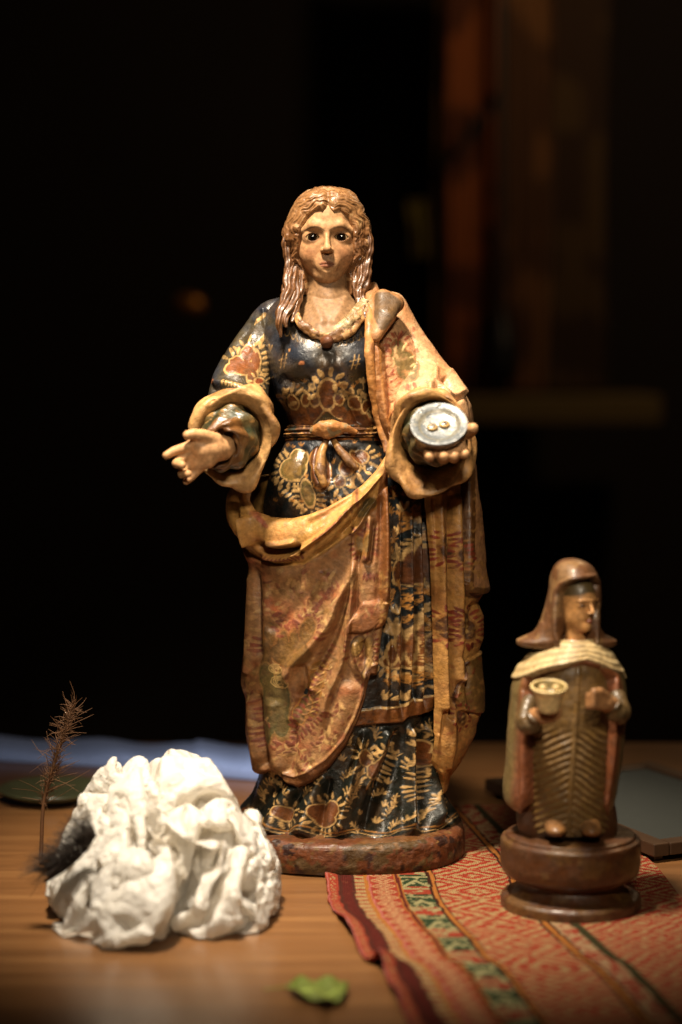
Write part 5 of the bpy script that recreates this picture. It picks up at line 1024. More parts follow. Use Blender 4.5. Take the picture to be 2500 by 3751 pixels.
# ------------------------------------------------------------------ crumpled paper: a sheet crushed into a heap
def crumple(N, size, centre, rad, steps, seed, its=3, lumps=(), lift=.0):
    rg = np.random.default_rng(seed); h = size / (N - 1); u = (np.arange(N) - (N - 1) / 2) * h
    X = np.zeros((N, N, 3), np.float32); X[..., 0] = u[:, None]; X[..., 1] = u[None]; zz = 0
    for k in range(60):
        a = rg.uniform(0, 6.28); f = rg.uniform(8, 110); zz = zz + np.sin(f * (X[..., 0] * np.cos(a) + X[..., 1] * np.sin(a)) + rg.uniform(0, 6.28)) * .5 / f
    X[..., 2] = .06 + .5 * zz; rad = np.array(rad, np.float32); V = np.zeros_like(X)
    bumps = [(np.array(b, float), a) for b, a in lumps] + [(rg.standard_normal(3), rg.uniform(-.22, .2)) for _ in range(10)]
    cons = []
    for di, dj, st in ((1, 0, 1.), (0, 1, 1.), (1, 1, .8), (1, -1, .8), (2, 0, .03), (0, 2, .03)):
        L = np.float32(h * np.hypot(di, dj)); m = max(abs(di), abs(dj))
        for par in range(2):
            I = np.arange(N - di) if di else np.arange(N); J = np.arange(N - dj) if dj >= 0 else np.arange(-dj, N)
            if di: I = I[(I // m) % 2 == par]
            elif dj: J = J[(J // m) % 2 == par]
            if m == 1:
                sl = lambda Q: slice(int(Q[0]), int(Q[-1]) + 1, int(Q[1] - Q[0])); cons.append(((sl(I), sl(J)), (sl(I + di), sl(J + dj)), L, st))
            else: cons.append((np.ix_(I, J), np.ix_(I + di, J + dj), L, st))
    pin = rg.integers(3, N - 3, (46, 2)); pd = unit(rg.standard_normal((46, 3)) + [0, 0, .3]); pf = rg.uniform(.30, .80, (46, 1))
    for s in range(steps):
        t = min(1, s / (steps * .85)); sc = 1 + 3.0 * (1 - t) ** 1.2
        r = np.array([rad[0] * sc, rad[1] * sc, rad[2] * (1 + .8 * (1 - t))], np.float32); c = np.array([0, 0, .01 + .02 * t], np.float32)
        if s % 3 == 0:
            g = .010; ij = np.floor((X - X.min((0, 1))) / g).astype(int) + 1; f = tuple(ij.reshape(-1, 3).T); D_ = np.zeros(ij.max((0, 1)) + 3); np.add.at(D_, f, 1.)
            for k in range(3): D_ = (D_ + .5 * np.roll(D_, 1, k) + .5 * np.roll(D_, -1, k)) / 2
            F = -np.stack(np.gradient(D_), -1)[f].reshape(X.shape).astype(np.float32); F = F / (np.linalg.norm(F, axis=-1, keepdims=True) + 4) * .0018; F[..., 2] += lift * t
            e = (X - c) / r; dr = e / (np.linalg.norm(e, axis=-1, keepdims=True) + 1e-6); lump = 1
            for b, a in bumps: lump = lump + a * np.exp(4.5 * (dr @ (b / np.linalg.norm(b)).astype(np.float32) - 1))
            lump = lump[..., None]
        V *= .85; V[..., 2] -= .00002; Xp = X.copy(); X = X + V + F
        for _ in range(its):
            for a, b, L, st in cons:
                d = X[b] - X[a]; l = np.sqrt(np.einsum('ijk,ijk->ij', d, d))[..., None] + 1e-9
                k = np.where(l > L, 1., .6) * st if st > .5 else st * (l < L)
                q = d * (.5 * k * (l - L) / l).astype(np.float32); X[a] += q; X[b] -= q
            tp = (1.16 - 3.2 * np.clip(X[..., 2:], 0, .13)); rr_ = np.concatenate([r[0] * tp, r[1] * tp, 0 * tp + r[2]], -1)
            e = (X - c) / rr_; m = np.linalg.norm(e, axis=-1, keepdims=True) / lump; X = np.where(m > 1, X + (.25 if t > .75 else .7) * ((c + (X - c) / m) - X), X).astype(np.float32)
            if t > .25:
                w_ = (.25 * (c + pd * rad * pf * (1 + 1.5 * (1 - t)) - X[pin[:, 0], pin[:, 1]])).astype(np.float32); X[pin[:, 0], pin[:, 1]] += w_
            X[..., 2] = np.maximum(X[..., 2], .0015)
        V = np.clip(X - Xp, -.01, .01)
    return X + np.array([centre[0], centre[1], 0])
def refine(X, k):
    N, M = X.shape[:2]; a = crm(X.reshape(N, -1), (N - 1) * k + 1).reshape(-1, M, 3); a = a.transpose(1, 0, 2); b = crm(a.reshape(M, -1), (M - 1) * k + 1).reshape(-1, a.shape[1], 3)
    return b.transpose(1, 0, 2)
M_paper, nt, b = new_mat('thin_white_paper'); b.inputs['Base Color'].default_value = (.88, .86, .82, 1); b.inputs['Roughness'].default_value = .38; b.inputs['Specular IOR Level'].default_value = .45
tl = nd(nt, 'ShaderNodeBsdfTranslucent'); tl.inputs[0].default_value = (.86, .80, .70, 1); ms = nd(nt, 'ShaderNodeMixShader'); ms.inputs[0].default_value = .45
tc = nd(nt, 'ShaderNodeTexCoord'); n_ = nd(nt, 'ShaderNodeTexVoronoi', feature='F1', i_Scale=46.0, i_Detail=1.0); n0_ = nd(nt, 'ShaderNodeTexNoise', i_Scale=40.0, i_Detail=2.0); nt.links.new(tc.outputs['Object'], n0_.inputs['Vector']); nv_ = nd(nt, 'ShaderNodeMix', data_type='VECTOR'); nv_.inputs['Factor'].default_value = .04; nt.links.new(tc.outputs['Object'], nv_.inputs['A']); nt.links.new(n0_.outputs['Color'], nv_.inputs['B']); nt.links.new(nv_.outputs['Result'], n_.inputs['Vector']); bp_ = nd(nt, 'ShaderNodeBump', i_Strength=.5, i_Distance=.008); nt.links.new(n_.outputs['Distance'], bp_.inputs['Height']); nt.links.new(bp_.outputs[0], b.inputs['Normal'])
out = nt.nodes['Material Output']; nt.links.new(b.outputs[0], ms.inputs[1]); nt.links.new(tl.outputs[0], ms.inputs[2]); nt.links.new(ms.outputs[0], out.inputs['Surface'])
X0 = crumple(140, .86, (-.184, -.205), (.095, .126, .100), 230, 8, 3, [((-.35, .3, .9), .75), ((.05, .1, .9), .12), ((.75, .1, .5), .20), ((.5, -.6, .25), .12), ((-.3, -.8, .1), .20), ((-.9, -.3, .1), .25), ((.75, -.75, 0), .16)])
Xr = refine(X0, 2); uv = np.stack(np.meshgrid(np.linspace(0, 1, Xr.shape[0]), np.linspace(0, 1, Xr.shape[1]), indexing='ij'), -1)
n = nrm(Xr, False)
def facet(uv, sc, seed):
    """creased facets: distance to the nearest of scattered fold points, sharp at the borders"""
    g = uv / sc; i = np.floor(g).astype(int); b1 = np.full(uv.shape[:2], 9.); b2 = b1.copy()
    for dx in (-1, 0, 1):
        for dy in (-1, 0, 1):
            c = i + [dx, dy]; hsh = lambda k: ((c[..., 0] * 7919 + c[..., 1] * 104729 + seed * 31 + k * 977) * 2654435761 % 65536) / 65536.
            d = np.hypot(c[..., 0] + hsh(1) - g[..., 0], c[..., 1] + hsh(2) - g[..., 1]); b2 = np.where(d < b1, b1, np.minimum(b2, d)); b1 = np.minimum(b1, d)
    return b2 - b1
cr_ = -.0095 * np.minimum(facet(uv, .090, 3), .6) + .0060 * np.minimum(facet(uv + .02 * vnoise(uv, .08, 2)[..., None], .048, 5), .6) - .0020 * np.minimum(facet(uv, .022, 9), .6)
cr_ = cr_ * (.35 + 1.0 * sst(-.3, .5, vnoise(uv, .14, 15)))
Xr = Xr + n * cr_[..., None]; xm_ = Xr[..., 0].max(); Xr[..., 0] = xm_ + .006 + (Xr[..., 0] - xm_) * .91; Xr[..., 2] = Xr[..., 2] * (.98 + .22 * np.exp(-((Xr[..., 0] + .185) / .035) ** 2 - ((Xr[..., 1] + .17) / .07) ** 2)); Xr[..., 2] = np.maximum(Xr[..., 2], .0012)
paper = grid_obj('crumpled_paper', Xr, M_paper, None, None, False); paper.data.set_sharp_from_angle(angle=math.radians(11))
tag(paper, 'crumpled heap of thin white paper in front of the statue base', 'paper')

# ------------------------------------------------------------------ green leaf in the foreground
leaf = empty('fallen_leaf', tuple(G(1170, 3655))); tag(leaf, 'small bright green leaf lying on the table in the foreground', 'leaf')
t = np.linspace(0, 1, 70)[:, None]; s = np.linspace(-1, 1, 30)[None]
lt = crm(np.array([(1052, 3634), (1075, 3622), (1110, 3606), (1150, 3614), (1190, 3618), (1230, 3612), (1262, 3618), (1276, 3640)], float), 70); lb = crm(np.array([(1052, 3638), (1078, 3660), (1110, 3676), (1150, 3684), (1192, 3704), (1218, 3692), (1250, 3684), (1276, 3652)], float), 70)
GA = np.array([G(*q)[:2] for q in lt]); GB = np.array([G(*q)[:2] for q in lb]); k_ = (s[..., None] + 1) / 2
xy = GB[:, None] + (GA - GB)[:, None] * k_
lz = .0022 + .0035 * np.sin(t * 7.0 + .6) ** 2 * np.abs(s) + .003 * s ** 2 + .0012 * (1 - np.abs(s)) + .0015 * np.sin(t * 18 + s * 3)
p = np.concatenate([xy, np.maximum(lz, .0012)[..., None]], -1); C0 = np.array([p[0, 15, 0] + .030, p[0, 15, 1] - .004, 0])
lc = .8 * lerp(lin(128, 142, 62), lin(104, 122, 48), (.5 + .5 * np.sin(np.abs(s) * 9 - t * 40))[..., None] * .35 + 0 * p); lc = np.where((np.abs(s) < .06)[..., None] & (t < 2)[..., None], lin(176, 196, 96), lc)
M_leaf, nt, b = new_mat('leaf_green'); at = nd(nt, 'ShaderNodeAttribute', attribute_name='paint'); nt.links.new(at.outputs['Color'], b.inputs['Base Color']); b.inputs['Roughness'].default_value = .45
o = grid_obj('blade', p, M_leaf, leaf, lc, False); md = o.modifiers.new('thickness', 'SOLIDIFY'); md.thickness = .0005
grid_obj('stalk', sweep(crm([(C0[0] - .030, C0[1] + .004, .005), (C0[0] - .040, C0[1] + .006, .003), (C0[0] - .050, C0[1] + .006, .0018)], 20), [.0009, .0007, .0006], 8), M_leaf, leaf, lin(150, 150, 62), True, True, True)

# ------------------------------------------------------------------ things at the left and back of the table
M_hairy = plain('dry_brown_fibre', lin(92, 60, 32), .7, var=.4); M_dark = plain('dark_feather_barbs', lin(46, 34, 26), .55, var=.4)
def strands(name, paths, rad, mat, parent, kind='stuff'):
    V, F, k = [], [], 0
    for pa in paths:
        q = sweep(pa, rad, 4); V.append(q.reshape(-1, 3)); F.append(gridf(len(pa), 4, True) + k); k += q.shape[0] * 4
    o = mesh_obj(name, np.vstack(V), np.vstack(F), mat, parent); o['kind'] = kind; return o
sp = empty('dried_sprig', tuple(P(165, 3010, -.06) * [1, 1, 0])); tag(sp, 'dry brown feathery sprig standing behind the paper at far left', 'sprig')
st_ = crm([P(150, 3080, -.06) * [1, 1, 0] + [0, 0, .002], P(160, 2950, -.06), P(195, 2810, -.062), P(235, 2690, -.06), P(268, 2585, -.055)], 60)
grid_obj('stem', sweep(st_, [.0022, .0016, .0008], 8), M_hairy, sp, None, True, True, True)
pa = []
for k in range(360):
    i = int(rng.integers(14, 59)); f = i / 59; d = unit(np.array([rng.normal(0, 1) + .25, rng.normal(0, .7), .55 + rng.uniform(0, .9)])); ln = rng.uniform(.005, .022) ** 1.0 * (1.15 - .5 * f) * (1.5 if k % 9 == 0 else 1)
    b0 = st_[i]; cu = rng.normal(0, .9, 3); pa.append(np.array([b0, b0 + d * ln * .4, b0 + d * ln * .75 + cu * ln * .2, b0 + d * ln + cu * ln * .5]))
strands('barbs', pa, [.00045, .0003, .00015], M_hairy, sp)
ft = empty('dark_feather', tuple(P(305, 3130, -.285) * [1, 1, 0])); tag(ft, 'dark wispy feather lying against the left side of the crumpled paper', 'feather')
sp0 = crm([P(352, 3060, -.315), P(310, 3120, -.31), P(245, 3180, -.30), P(165, 3230, -.295)], 50); sp0[:, 2] = np.maximum(sp0[:, 2], .004)
grid_obj('shaft', sweep(sp0, [.0008, .0012, .0014], 8), M_dark, ft, None, True, True, True)
pa = []
for k in range(380):
    i = int(rng.integers(0, 46)); b0 = sp0[i]; d = unit(np.array([-.8 + rng.normal(0, .35), rng.normal(0, .3) - .15, .45 + rng.normal(0, .45)])); ln = rng.uniform(.015, .038); e = b0 + d * ln; m_ = b0 + d * ln * .5 + np.array([0, 0, .006])
    q = crm([b0, m_, e], 7); q[:, 2] = np.maximum(q[:, 2], .001); pa.append(q)
strands('barbs', pa, [.0005, .0003, .00012], M_dark, ft)
# folded blue cloth along the back of the table
M_blue = plain('pale_blue_cotton', lin(140, 164, 226), .8, scale=200.0, var=.12)
bl = np.array([(-.56, .60), (-.369, .560), (-.24, .535), (-.118, .500), (-.03, .470)]); br = np.array([(-.56, .50), (-.322, .435), (-.22, .398), (-.112, .352), (-.03, .330)])
t = np.linspace(0, 1, 70); A_ = crm(bl, 70); B_ = crm(br, 70); prof = [(0, 0), (0, .009), (.06, .013), (.5, .012), (.94, .013), (1, .009), (1, 0)]
p = np.array([[(*lerp(B_[k], A_[k], a), z_ + (.003 * math.sin(k * .35) * (z_ > .005)) + (.004 if z_ > .005 and 40 < k < 56 else 0)) for a, z_ in prof] for k in range(70)])
o = grid_obj('folded_cloth', p, M_blue, None, None, False); tag(o, 'folded pale blue cloth lying along the back edge of the table', 'cloth')
# glazed plate at far left
pc = G(190, 2925); M_plate = plain('green_glazed_plate', lin(66, 68, 48), .3, var=.3)
pr = [(.0, .004), (.6, .004), (.8, .007), (1., .014), (1.02, .0145), (1.0, .011), (.75, .003), (.6, .0005), (0, .0005)]
th = np.linspace(0, 2 * np.pi, 80, endpoint=False); p = np.array([np.stack([pc[0] + .062 * r * np.cos(th), pc[1] + .062 * r * np.sin(th), z_ + 0 * th], -1) for r, z_ in pr])
o = grid_obj('glazed_plate', p, M_plate, None, None, True); tag(o, 'shallow pale green glazed plate at far left behind the paper', 'plate')
# framed slate lying behind the small figure
Lc = G(1776, 2852, .020); e1 = unit(G(2300, 3056, .020) - Lc); e2 = np.array([-e1[1], e1[0], 0.]); 
slate = empty('framed_slate', (Lc[0], Lc[1], 0)); tag(slate, 'dark framed slate board lying raised behind the small figure', 'slate')
M_frame = plain('dark_frame_wood', lin(56, 38, 24), .4, var=.3); M_slate = plain('grey_green_slate', lin(34, 36, 31), .95, var=.15)
def bar(name, a0, a1, b0, b1, z0, z1, mat):
    V = np.array([Lc * [1, 1, 0] + e1 * a + e2 * b_ + np.array([0, 0, z_]) for z_ in (z0, z1) for a, b_ in ((a0, b0), (a1, b0), (a1, b1), (a0, b1))])
    o = mesh_obj(name, V, np.array([(0, 1, 2, 3), (7, 6, 5, 4), (0, 4, 5, 1), (1, 5, 6, 2), (2, 6, 7, 3), (3, 7, 4, 0)]), mat, slate, None, False); md = o.modifiers.new('b', 'BEVEL'); md.width = .0015; md.segments = 2; return o
LL, WW = .36, .24
bar('frame_rail', 0, LL, 0, .020, .006, .020, M_frame); bar('frame_rail', 0, LL, WW - .020, WW, .006, .020, M_frame); bar('frame_rail', 0, .020, .0205, WW - .0205, .006, .0195, M_frame); bar('frame_rail', LL - .02, LL, .0205, WW - .0205, .006, .0195, M_frame)
bar('slate_panel', .0195, LL - .0195, .0195, WW - .0195, .008, .0165, M_slate)
for a in (.008, LL - .02):
    for b_ in (.006, WW - .018): bar('foot', a, a + .012, b_, b_ + .012, .0, .006, M_frame)
# ------------------------------------------------------------------ the small carved figure
YF = -.222
fig = empty('carved_figure', tuple(P(2090, 3330, YF) * [1, 1, 0])); tag(fig, 'small hooded carved wooden figure holding a cup, on a turned stand', 'figurine')
M_fig = painted('worn_figure_paint', rough=(.34, .6), bump=.35, bscale=160, dirt=.55, dirt_col=(.07, .035, .014), dscale=50, coat=.3)
FMM = YF * 1000
def zf(py): return P(1250, py, YF)[..., 2]
def turned(name, rows, colf, mat=M_fig, nu=160, nv=140, disp=None, dense=.75, par=None):
    Cc = Column(rows, FMM); ph = phis(nu, dense); t = np.linspace(0, 1, nv); 
    k = np.linspace(0, len(rows) - 1, nv); z = np.interp(k, np.arange(len(rows)), [P(1250, r[0], YF)[2] for r in rows]); PH, Z = np.meshgrid(ph, z); p = Cc.at(PH, Z); n = nrm(p, True); a, b = front_chart(Cc, p)
    d = disp(a, b, PH, p) if disp else 0 * PH
    p = p + n * (d + .0005 * fbm(p, .012, 4, 3))[..., None]
    return grid_obj(name, p, mat, par or fig, mottle(colf(a, b, PH, p), p, .01, .18, 5), True, True, True)
ST = lin(104, 60, 26)
turned('stand', [(3366, 1838, 2342, 66, 66), (3340, 1834, 2346, 67, 67), (3285, 1834, 2346, 67, 67), (3272, 1842, 2338, 65, 65), (3266, 1862, 2318, 60, 60), (3250, 1884, 2296, 54, 54), (3232, 1900, 2280, 50, 50), (3222, 1904, 2276, 49, 49), (3212, 1884, 2296, 54, 54), (3200, 1858, 2322, 61, 61), (3180, 1840, 2340, 66, 66), (3150, 1834, 2346, 67, 67), (3078, 1834, 2346, 67, 67), (3066, 1838, 2342, 66, 66), (3064, 1846, 2334, 64, 64), (3062, 1852, 2328, 62, 62), (3052, 1856, 2324, 61.5, 61.5), (3049, 1866, 2314, 59, 59), (3047, 1900, 2280, 50, 50), (3046, 2080, 2100, 2, 2)],
       lambda a, b, ph, p: np.where((b < 3075)[..., None], np.where((fbm(p, .02, 3, 3) > .1)[..., None], lin(150, 84, 48), lin(118, 72, 36)), np.where((fbm(p, .02, 8, 3) > .15)[..., None], .7 * lin(122, 82, 36), .7 * ST)), nu=140, nv=150)
turned('back_slab', [(3050, 1900, 2262, 34, 40), (3000, 1892, 2262, 36, 40), (2940, 1896, 2252, 36, 40), (2900, 1900, 2240, 30, 36)], lambda a, b, ph, p: np.broadcast_to(lin(92, 52, 24), p.shape), nv=40)
# robe with carved herringbone folds
def robe_d(a, b, ph, p):
    cxl = np.interp(b, [2450, 2672, 3000], [2118, 2108, 2084]); dx = a - cxl
    s = b - .62 * np.abs(dx) ** .97 * np.where(dx < 0, 1, 1.2) + 6 * fbm(np.stack([a, b], -1), 50, 3, 2)
    w = sst(2660, 2730, b + .1 * np.abs(dx)); 
    return ((.0009 + .0004 * fbm(p, .02, 5, 2)) * np.sin((s + 5 * fbm(p, .018, 9, 2)) * 2 * np.pi / 27) * w * sst(4, 18, np.abs(dx)) + .0012 * np.exp(-(dx / 8) ** 2)) * (np.cos(ph) > 0)
turned('robe', [(3022, 1925, 2236, 46, 36), (3000, 1922, 2236, 46, 36), (2900, 1912, 2246, 45, 36), (2700, 1908, 2256, 43, 36), (2550, 1915, 2260, 42, 36), (2450, 1950, 2240, 40, 34), (2400, 1990, 2220, 34, 30), (2340, 2030, 2190, 24, 26)],
       lambda a, b, ph, p: np.broadcast_to(lin(124, 92, 44), p.shape), nu=220, nv=240, disp=robe_d)
# cloak open in front: pale green outside, red lining
WIN2 = [(1926, 2540), (1936, 2500), (1975, 2462), (2060, 2440), (2140, 2428), (2210, 2446), (2262, 2490), (2268, 2560), (2262, 2700), (2244, 2860), (2228, 2960), (2222, 3100), (1920, 3100), (1924, 2940), (1926, 2800)]
def cloak_d(a, b, ph, p):
    e = np.where(np.cos(ph) > 0, polysd(a, b, WIN2), 99)
    return -.018 * sst(2, -6, e) + .0015 * np.exp(-((e - 8) / 6) ** 2)
def cloak_c(a, b, ph, p):
    out = sst(.30, .40, np.abs(np.abs(ph) / np.pi - .0))[..., None]; e = polysd(a, b, WIN2)
    return lerp(lerp(lin(146, 84, 46), lin(128, 70, 36), sst(2500, 2900, b)[..., None]), lin(132, 112, 66), out)
turned('cloak', [(2966, 1906, 2238, 40, 44), (2950, 1866, 2246, 48, 46), (2930, 1848, 2252, 51, 48), (2892, 1843, 2260, 52, 50), (2798, 1852, 2276, 52, 50), (2681, 1859, 2288, 52, 50), (2541, 1871, 2296, 52, 50), (2480, 1884, 2288, 50, 48), (2440, 1905, 2270, 46, 45), (2400, 1940, 2245, 40, 40), (2360, 1985, 2215, 32, 34), (2335, 2020, 2190, 24, 28)], cloak_c, nu=200, nv=190, disp=cloak_d)
# ribbed shoulder cape
CA = Column([(2520, 1872, 2298, 55, 52), (2470, 1884, 2288, 53, 50), (2430, 1910, 2266, 49, 46), (2390, 1950, 2240, 42, 42), (2350, 2000, 2205, 33, 34), (2330, 2030, 2186, 25, 28)], FMM)
ph = phis(260, .8); t = np.linspace(0, 1, 90); PH, T = np.meshgrid(ph, t)
xq = 2088 + 205 * np.sin(np.clip(ph, -1.57, 1.57)); yb = np.interp(xq, [1880, 1901, 1940, 1981, 2060, 2140, 2210, 2284], [2520, 2502, 2468, 2450, 2432, 2419, 2440, 2488]); yb = np.where(np.abs(ph) > 1.57, 2520, yb)
Z = lerp(P(1250, yb, YF - .045)[..., 2][None], zf(2334), T); p = CA.at(PH, Z); n = nrm(p, True); dd = .0005 * np.sin(T * 2 * np.pi * 4 + .9 * np.sin(PH * 2)) + .0006 * fbm(p, .012, 7, 2) + np.where(T < .06, -.006 * (1 - T / .06) ** 2, 0) + .001
grid_obj('shoulder_cape', p + n * dd[..., None], M_fig, fig, mottle(lerp(lin(218, 190, 136), lin(188, 156, 102), (.5 - .5 * np.sin(T * 2 * np.pi * 4 + .9 * np.sin(PH * 2)))[..., None] * .8), p, .01, .12), True)
# hood
WIN3 = [(2050, 2178), (2064, 2150), (2090, 2130), (2130, 2122), (2180, 2122), (2200, 2150), (2200, 2240), (2190, 2290), (2176, 2370), (2056, 2370), (2044, 2320), (2044, 2230)]
def hood_d(a, b, ph, p):
    e = np.where(np.cos(ph) > 0, polysd(a, b, WIN3), 99); return -.024 * sst(3, -4, e) + .002 * np.exp(-((e - 9) / 7) ** 2) + ridge(a, b, [(2020, 2150), (2008, 2230), (1996, 2300)], 12, -.001)
turned('hood', [(2366, 1908, 2248, 26, 40), (2358, 1894, 2260, 27, 42), (2346, 1893, 2260, 28, 42), (2336, 1912, 2244, 29, 41), (2322, 1946, 2218, 30, 39), (2300, 1968, 2202, 31, 38), (2260, 1982, 2192, 32, 38), (2204, 1998, 2194, 34, 39), (2144, 2012, 2194, 35, 40), (2110, 2018, 2190, 34, 38), (2085, 2026, 2178, 31, 34), (2065, 2040, 2158, 25, 27), (2052, 2060, 2132, 16, 17), (2046, 2078, 2112, 7, 7)],
       lambda a, b, ph, p: np.where((fbm(p, .015, 6, 3) > .2)[..., None], lin(142, 104, 62), lin(112, 72, 40)), nu=210, nv=190, disp=hood_d)
# face, turned to the viewer's right
FC2 = P(2116, 2212, YF - .012); FS2 = FS * .60 * (1.89 / 2.11); yaw = math.radians(33); cw, sw_ = math.cos(yaw), math.sin(yaw)
def face2(X):
    d0 = X - FC2; lx_ = d0[..., 0] * cw + d0[..., 1] * sw_; ly_ = -d0[..., 0] * sw_ + d0[..., 1] * cw
    q = np.stack([lx_, -ly_, d0[..., 2]], -1) / FS2; ax_ = np.sqrt(q[..., 0] ** 2 + .04); Qs = np.stack([ax_, q[..., 1], q[..., 2]], -1)
    d = ellips(q, (0, -4, 12), (31, 39, 42)); d = smin(d, ellips(q, (0, -1, -16), (26, 34, 34)), 8); d = smin(d, ellips(q, (0, 20, -38), (11, 13, 10)), 9)
    d = smin(d, capsule(Qs, (3, 35, 9), (20, 30, 9), 2.6, 2.2), 5); d = -smin(-d, ellips(Qs, (13, 39, .5), (9, 7, 6)), 4); d = smin(d, ellips(Qs, (13, 27, 0), (6.5, 5.5, 4)), 2)
    d = smin(d, capsule(q, (0, 34, 6), (0, 42, -11), 2.4, 3.6), 3); d = smin(d, ellips(Qs, (4, 37.5, -12.5), (2.8, 3.6, 2.6)), 2)
    d = smin(d, capsule(Qs, (.5, 36.6, -25), (6, 33.6, -26.4), 1.8, .8), 1.4); d = smin(d, capsule(Qs, (0, 36.2, -29), (5, 34, -28), 2.0, .9), 1.4)
    d = smin(d, capsule(q, (0, -2, -30), (0, -6, -75), 17, 19), 6)
    return d * FS2
V, F = surface_nets(face2, FC2 - [.030, .034, .050], FC2 + [.030, .030, .036], .0008)
d0 = V - FC2; q = np.stack([d0[:, 0] * cw + d0[:, 1] * sw_, -(-d0[:, 0] * sw_ + d0[:, 1] * cw), d0[:, 2]], -1) / FS2; ax_ = np.abs(q[:, 0])
c = np.broadcast_to(lin(190, 138, 84), V.shape).copy(); c = lerp(c, lin(60, 36, 20), (sst(1.15, .8, np.hypot((ax_ - 13) / 6.5, (q[:, 2] - .3) / 3.0)) * (q[:, 1] > 20) * .85)[:, None])
dd, _, _ = pline(ax_, q[:, 2], [(3, 8), (11, 10.5), (22, 7)]); c = lerp(c, lin(84, 52, 28), (sst(1.6, .5, dd) * (q[:, 1] > 12) * .8)[:, None]); c = lerp(c, lin(140, 70, 46), (sst(1.2, .8, np.hypot(q[:, 0] / 7, (q[:, 2] + 27) / 3.6)) * (q[:, 1] > 25))[:, None])
c = lerp(c, lin(84, 68, 40), sst(22, 25, q[:, 2] + .06 * ax_ ** 1.0 * 4)[:, None])
mesh_obj('head', V, F, M_fig, fig, c)
# arms, hands, cup, feet
def tube_sleeve(pts, rad):
    q = sweep(crm([P(x, y, YF + d_) for x, y, d_ in pts], 40), np.array(rad) * KM * .9, 24); q = q + (.0008 * np.sin(np.linspace(0, 22, 40)))[:, None, None] * unit(q - q.mean(1, keepdims=True))
    grid_obj('sleeve', q, M_fig, fig, mottle(np.broadcast_to(lin(104, 80, 44), q.shape), q, .008, .2), True, True, True)
tube_sleeve([(1946, 2560, -.030), (1926, 2620, -.042), (1932, 2660, -.050), (1955, 2640, -.056), (1966, 2618, -.060)], [26, 32, 34, 34, 30])
tube_sleeve([(2256, 2540, -.030), (2276, 2590, -.040), (2268, 2620, -.046), (2252, 2596, -.052), (2240, 2578, -.054)], [26, 34, 36, 36, 32])
def h2(V): return mottle(np.broadcast_to(lin(196, 138, 84), V.shape), V, .008, .1)
blob_part('hand', [[J(1960, 2618, YF - .058, 22), J(1985, 2622, YF - .064, 24), J(2015, 2622, YF - .066, 22)]] + [[J(1990, 2612 + 9 * k, YF - .064, 11), J(2025, 2606 + 9 * k, YF - .072 + .002 * k, 10), J(2048, 2600 + 8 * k, YF - .068, 8)] for k in range(4)] + [[J(1970, 2606, YF - .062, 12), J(1990, 2596, YF - .074, 10), J(2008, 2596, YF - .078, 8)]], .0022, .0009, M_fig, h2, None, fig)
blob_part('hand', [[J(2246, 2584, YF - .052, 26), J(2215, 2572, YF - .060, 30), J(2190, 2568, YF - .064, 26)]] + [[J(2210, 2546 + 15 * k, YF - .066, 11), J(2175, 2540 + 15 * k, YF - .074, 10.5), J(2156, 2548 + 14 * k, YF - .070, 9)] for k in range(4)] + [[J(2222, 2548, YF - .064, 13), J(2200, 2530, YF - .070, 11), J(2176, 2530, YF - .074, 8)]], .0022, .0009, M_fig, h2, None, fig)
CC = P(2010, 2558, YF - .077); ax_c = unit(np.array([0, -.22, .97])); cu = np.array([1., 0, 0]); cvv = np.cross(ax_c, cu)
pr = [(.0, -.0125), (.55, -.012), (.62, -.010), (.72, -.002), (.86, .006), (.96, .0095), (1., .0105), (1., .0125), (.93, .013), (.86, .011), (.7, .004), (.4, .001), (0, .0005)]
th = np.linspace(0, 2 * np.pi, 72, endpoint=False); kk = np.linspace(0, len(pr) - 1, 70); R_ = np.interp(kk, np.arange(len(pr)), [q[0] for q in pr]); W_ = np.interp(kk, np.arange(len(pr)), [q[1] for q in pr])
p = CC + .0168 * R_[:, None, None] * (np.cos(th)[None, :, None] * cu + np.sin(th)[None, :, None] * cvv) + W_[:, None, None] * ax_c
cup = grid_obj('cup', p, M_fig, fig, np.where((kk > 8.6)[:, None, None], lin(120, 102, 58), lin(226, 198, 140)) * np.ones((1, 72, 1)), True)
for s_ in (-.36, .36):
    C = CC + .0168 * s_ * cu - .0168 * .35 * cvv + .0125 * ax_c; tt, pp = np.meshgrid(np.linspace(0, np.pi, 20), np.linspace(0, 2 * np.pi, 24, endpoint=False), indexing='ij')
    o = grid_obj('eyeball', C + .0036 * np.stack([np.sin(tt) * np.cos(pp), np.sin(tt) * np.sin(pp), np.cos(tt)], -1) - np.array(fig.location) * 0, M_fig, fig, np.broadcast_to(lin(216, 186, 130), tt.shape + (3,)), True); 
for x in (2038, 2166):
    C = P(x, 3040, YF - .048); V, F = surface_nets(lambda X: smin(ellips(X, C, (.0100, .013, .0060)), ellips(X, C + [0, .012, .002], (.010, .014, .0075)), .004), C - .03, C + .03, .0012)
    mesh_obj('foot', V, F, M_fig, fig, np.broadcast_to(.6 * lin(150, 104, 58), V.shape))

regroup(fig, [('cup', ('eyeball',)), ('robe', ('foot',))])
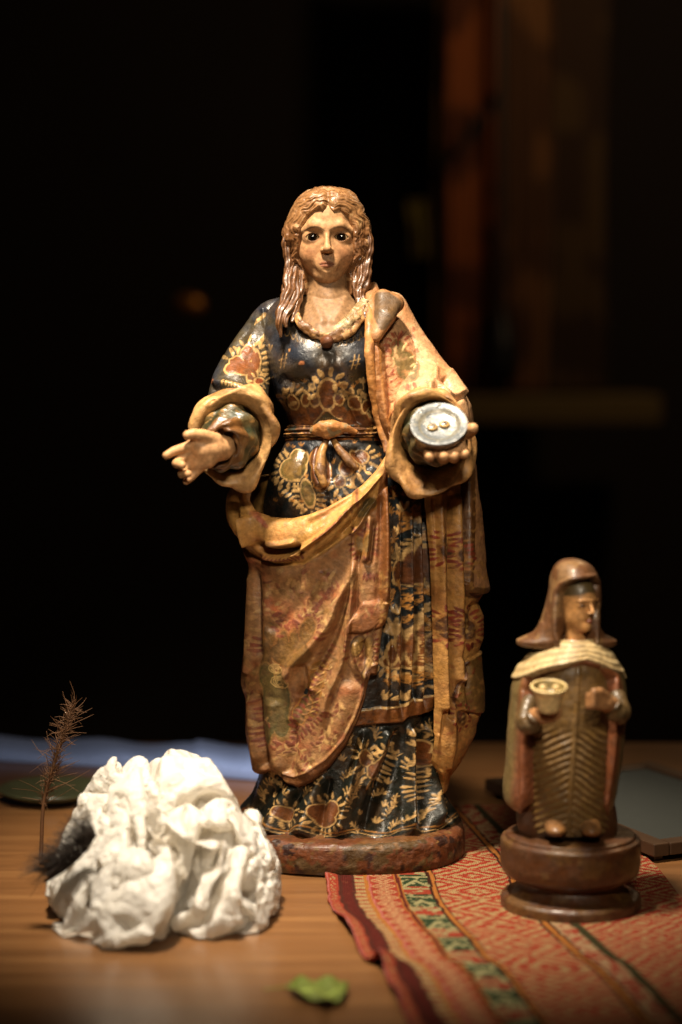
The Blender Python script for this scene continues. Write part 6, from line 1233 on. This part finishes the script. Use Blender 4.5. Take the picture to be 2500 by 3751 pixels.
# ------------------------------------------------------------------ dim things far behind
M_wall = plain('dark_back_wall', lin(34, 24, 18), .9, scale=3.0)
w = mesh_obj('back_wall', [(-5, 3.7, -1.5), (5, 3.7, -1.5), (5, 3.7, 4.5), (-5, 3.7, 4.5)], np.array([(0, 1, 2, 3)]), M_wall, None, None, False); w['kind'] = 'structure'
YB = 3.1
def hanging(name, x0, x1, y0, y1, cols, label, folds=7, seed=0, Y=YB):
    a, b = P(x0, y1, Y), P(x1, y0, Y); u = np.linspace(0, 1, 90)[None]; v = np.linspace(0, 1, 60)[:, None]
    X = lerp(a[0], b[0], u) + .006 * np.sin(v * 5 + seed) ; Z = lerp(a[2], b[2], v) + 0 * u; Y_ = Y - .012 * np.sin(u * folds * 6.28 + 1.5 * np.sin(v * 3 + seed)) * (1 - .5 * v)
    p = np.stack([X + 0 * v, Y_ + 0 * u, Z], -1); c = np.where((fbm(p, .16, seed + 3, 4) > .05)[..., None], cols[0], cols[1])
    o = grid_obj(name, p, M_hang, None, c, False); md = o.modifiers.new('t', 'SOLIDIFY'); md.thickness = .004; tag(o, label, 'hanging'); return o
M_hang, nt, b = new_mat('hanging_cloth'); at = nd(nt, 'ShaderNodeAttribute', attribute_name='paint'); nt.links.new(at.outputs['Color'], b.inputs['Base Color']); b.inputs['Roughness'].default_value = .9
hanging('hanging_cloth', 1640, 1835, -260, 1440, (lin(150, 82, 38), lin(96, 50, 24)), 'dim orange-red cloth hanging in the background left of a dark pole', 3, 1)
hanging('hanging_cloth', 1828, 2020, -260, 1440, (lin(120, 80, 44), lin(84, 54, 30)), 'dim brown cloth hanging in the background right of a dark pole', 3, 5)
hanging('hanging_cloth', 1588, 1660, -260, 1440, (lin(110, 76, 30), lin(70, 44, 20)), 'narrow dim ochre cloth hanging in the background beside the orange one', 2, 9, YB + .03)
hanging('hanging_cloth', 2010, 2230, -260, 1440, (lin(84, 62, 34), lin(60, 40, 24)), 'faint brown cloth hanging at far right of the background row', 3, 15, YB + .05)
M_black = plain('black_lacquer', lin(10, 9, 8), .5)
pts = [(1832, -200, 18), (1832, 600, 19), (1834, 1080, 22), (1836, 1180, 34), (1838, 1260, 56), (1838, 1340, 62), (1836, 1400, 44), (1836, 1432, 16)]
q = sweep(crm([P(x, y, YB - .06) for x, y, r in pts], 80), [r * .00071 for x, y, r in pts], 16); o = grid_obj('hanging_paddle', q, M_black, None, None, True, True, True); tag(o, 'black pole with a wide lower end hanging among the background cloths', 'pole')
q = sweep(crm([P(1826, 345, YB - .05), P(1760, 440, YB - .045), P(1690, 540, YB - .045), P(1600, 640, YB - .03)], 30), .011, 8, .4); o = grid_obj('strap', q, M_black, None, None, True, True, True); tag(o, 'dark strap slanting from the pole across the orange hanging cloth', 'strap')
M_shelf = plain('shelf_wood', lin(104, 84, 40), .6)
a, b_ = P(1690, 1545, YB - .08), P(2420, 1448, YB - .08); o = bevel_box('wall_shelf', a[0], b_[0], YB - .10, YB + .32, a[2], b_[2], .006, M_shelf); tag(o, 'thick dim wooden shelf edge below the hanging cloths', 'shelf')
M_brass = plain('dull_brass', lin(196, 130, 50), .35, .6)
C = P(690, 1118, 2.6); tt, pp = np.meshgrid(np.linspace(0, np.pi, 24), np.linspace(0, 2 * np.pi, 32, endpoint=False), indexing='ij')
rr_ = .043 * (1 + .12 * np.cos(2 * tt)); p = C + np.stack([1.05 * rr_ * np.sin(tt) * np.cos(pp), .8 * rr_ * np.sin(tt) * np.sin(pp), .55 * rr_ * np.cos(tt)], -1); o = grid_obj('brass_boss', p, M_brass, None, None, True); 
tag(o, 'small dull brass knob glinting in the dark background at left', 'knob')
hanging('hanging_strip', 1498, 1572, 735, 940, (lin(110, 96, 34), lin(80, 66, 24)), 'short yellowish strip hanging in the dark behind the statue head', 2, 12)
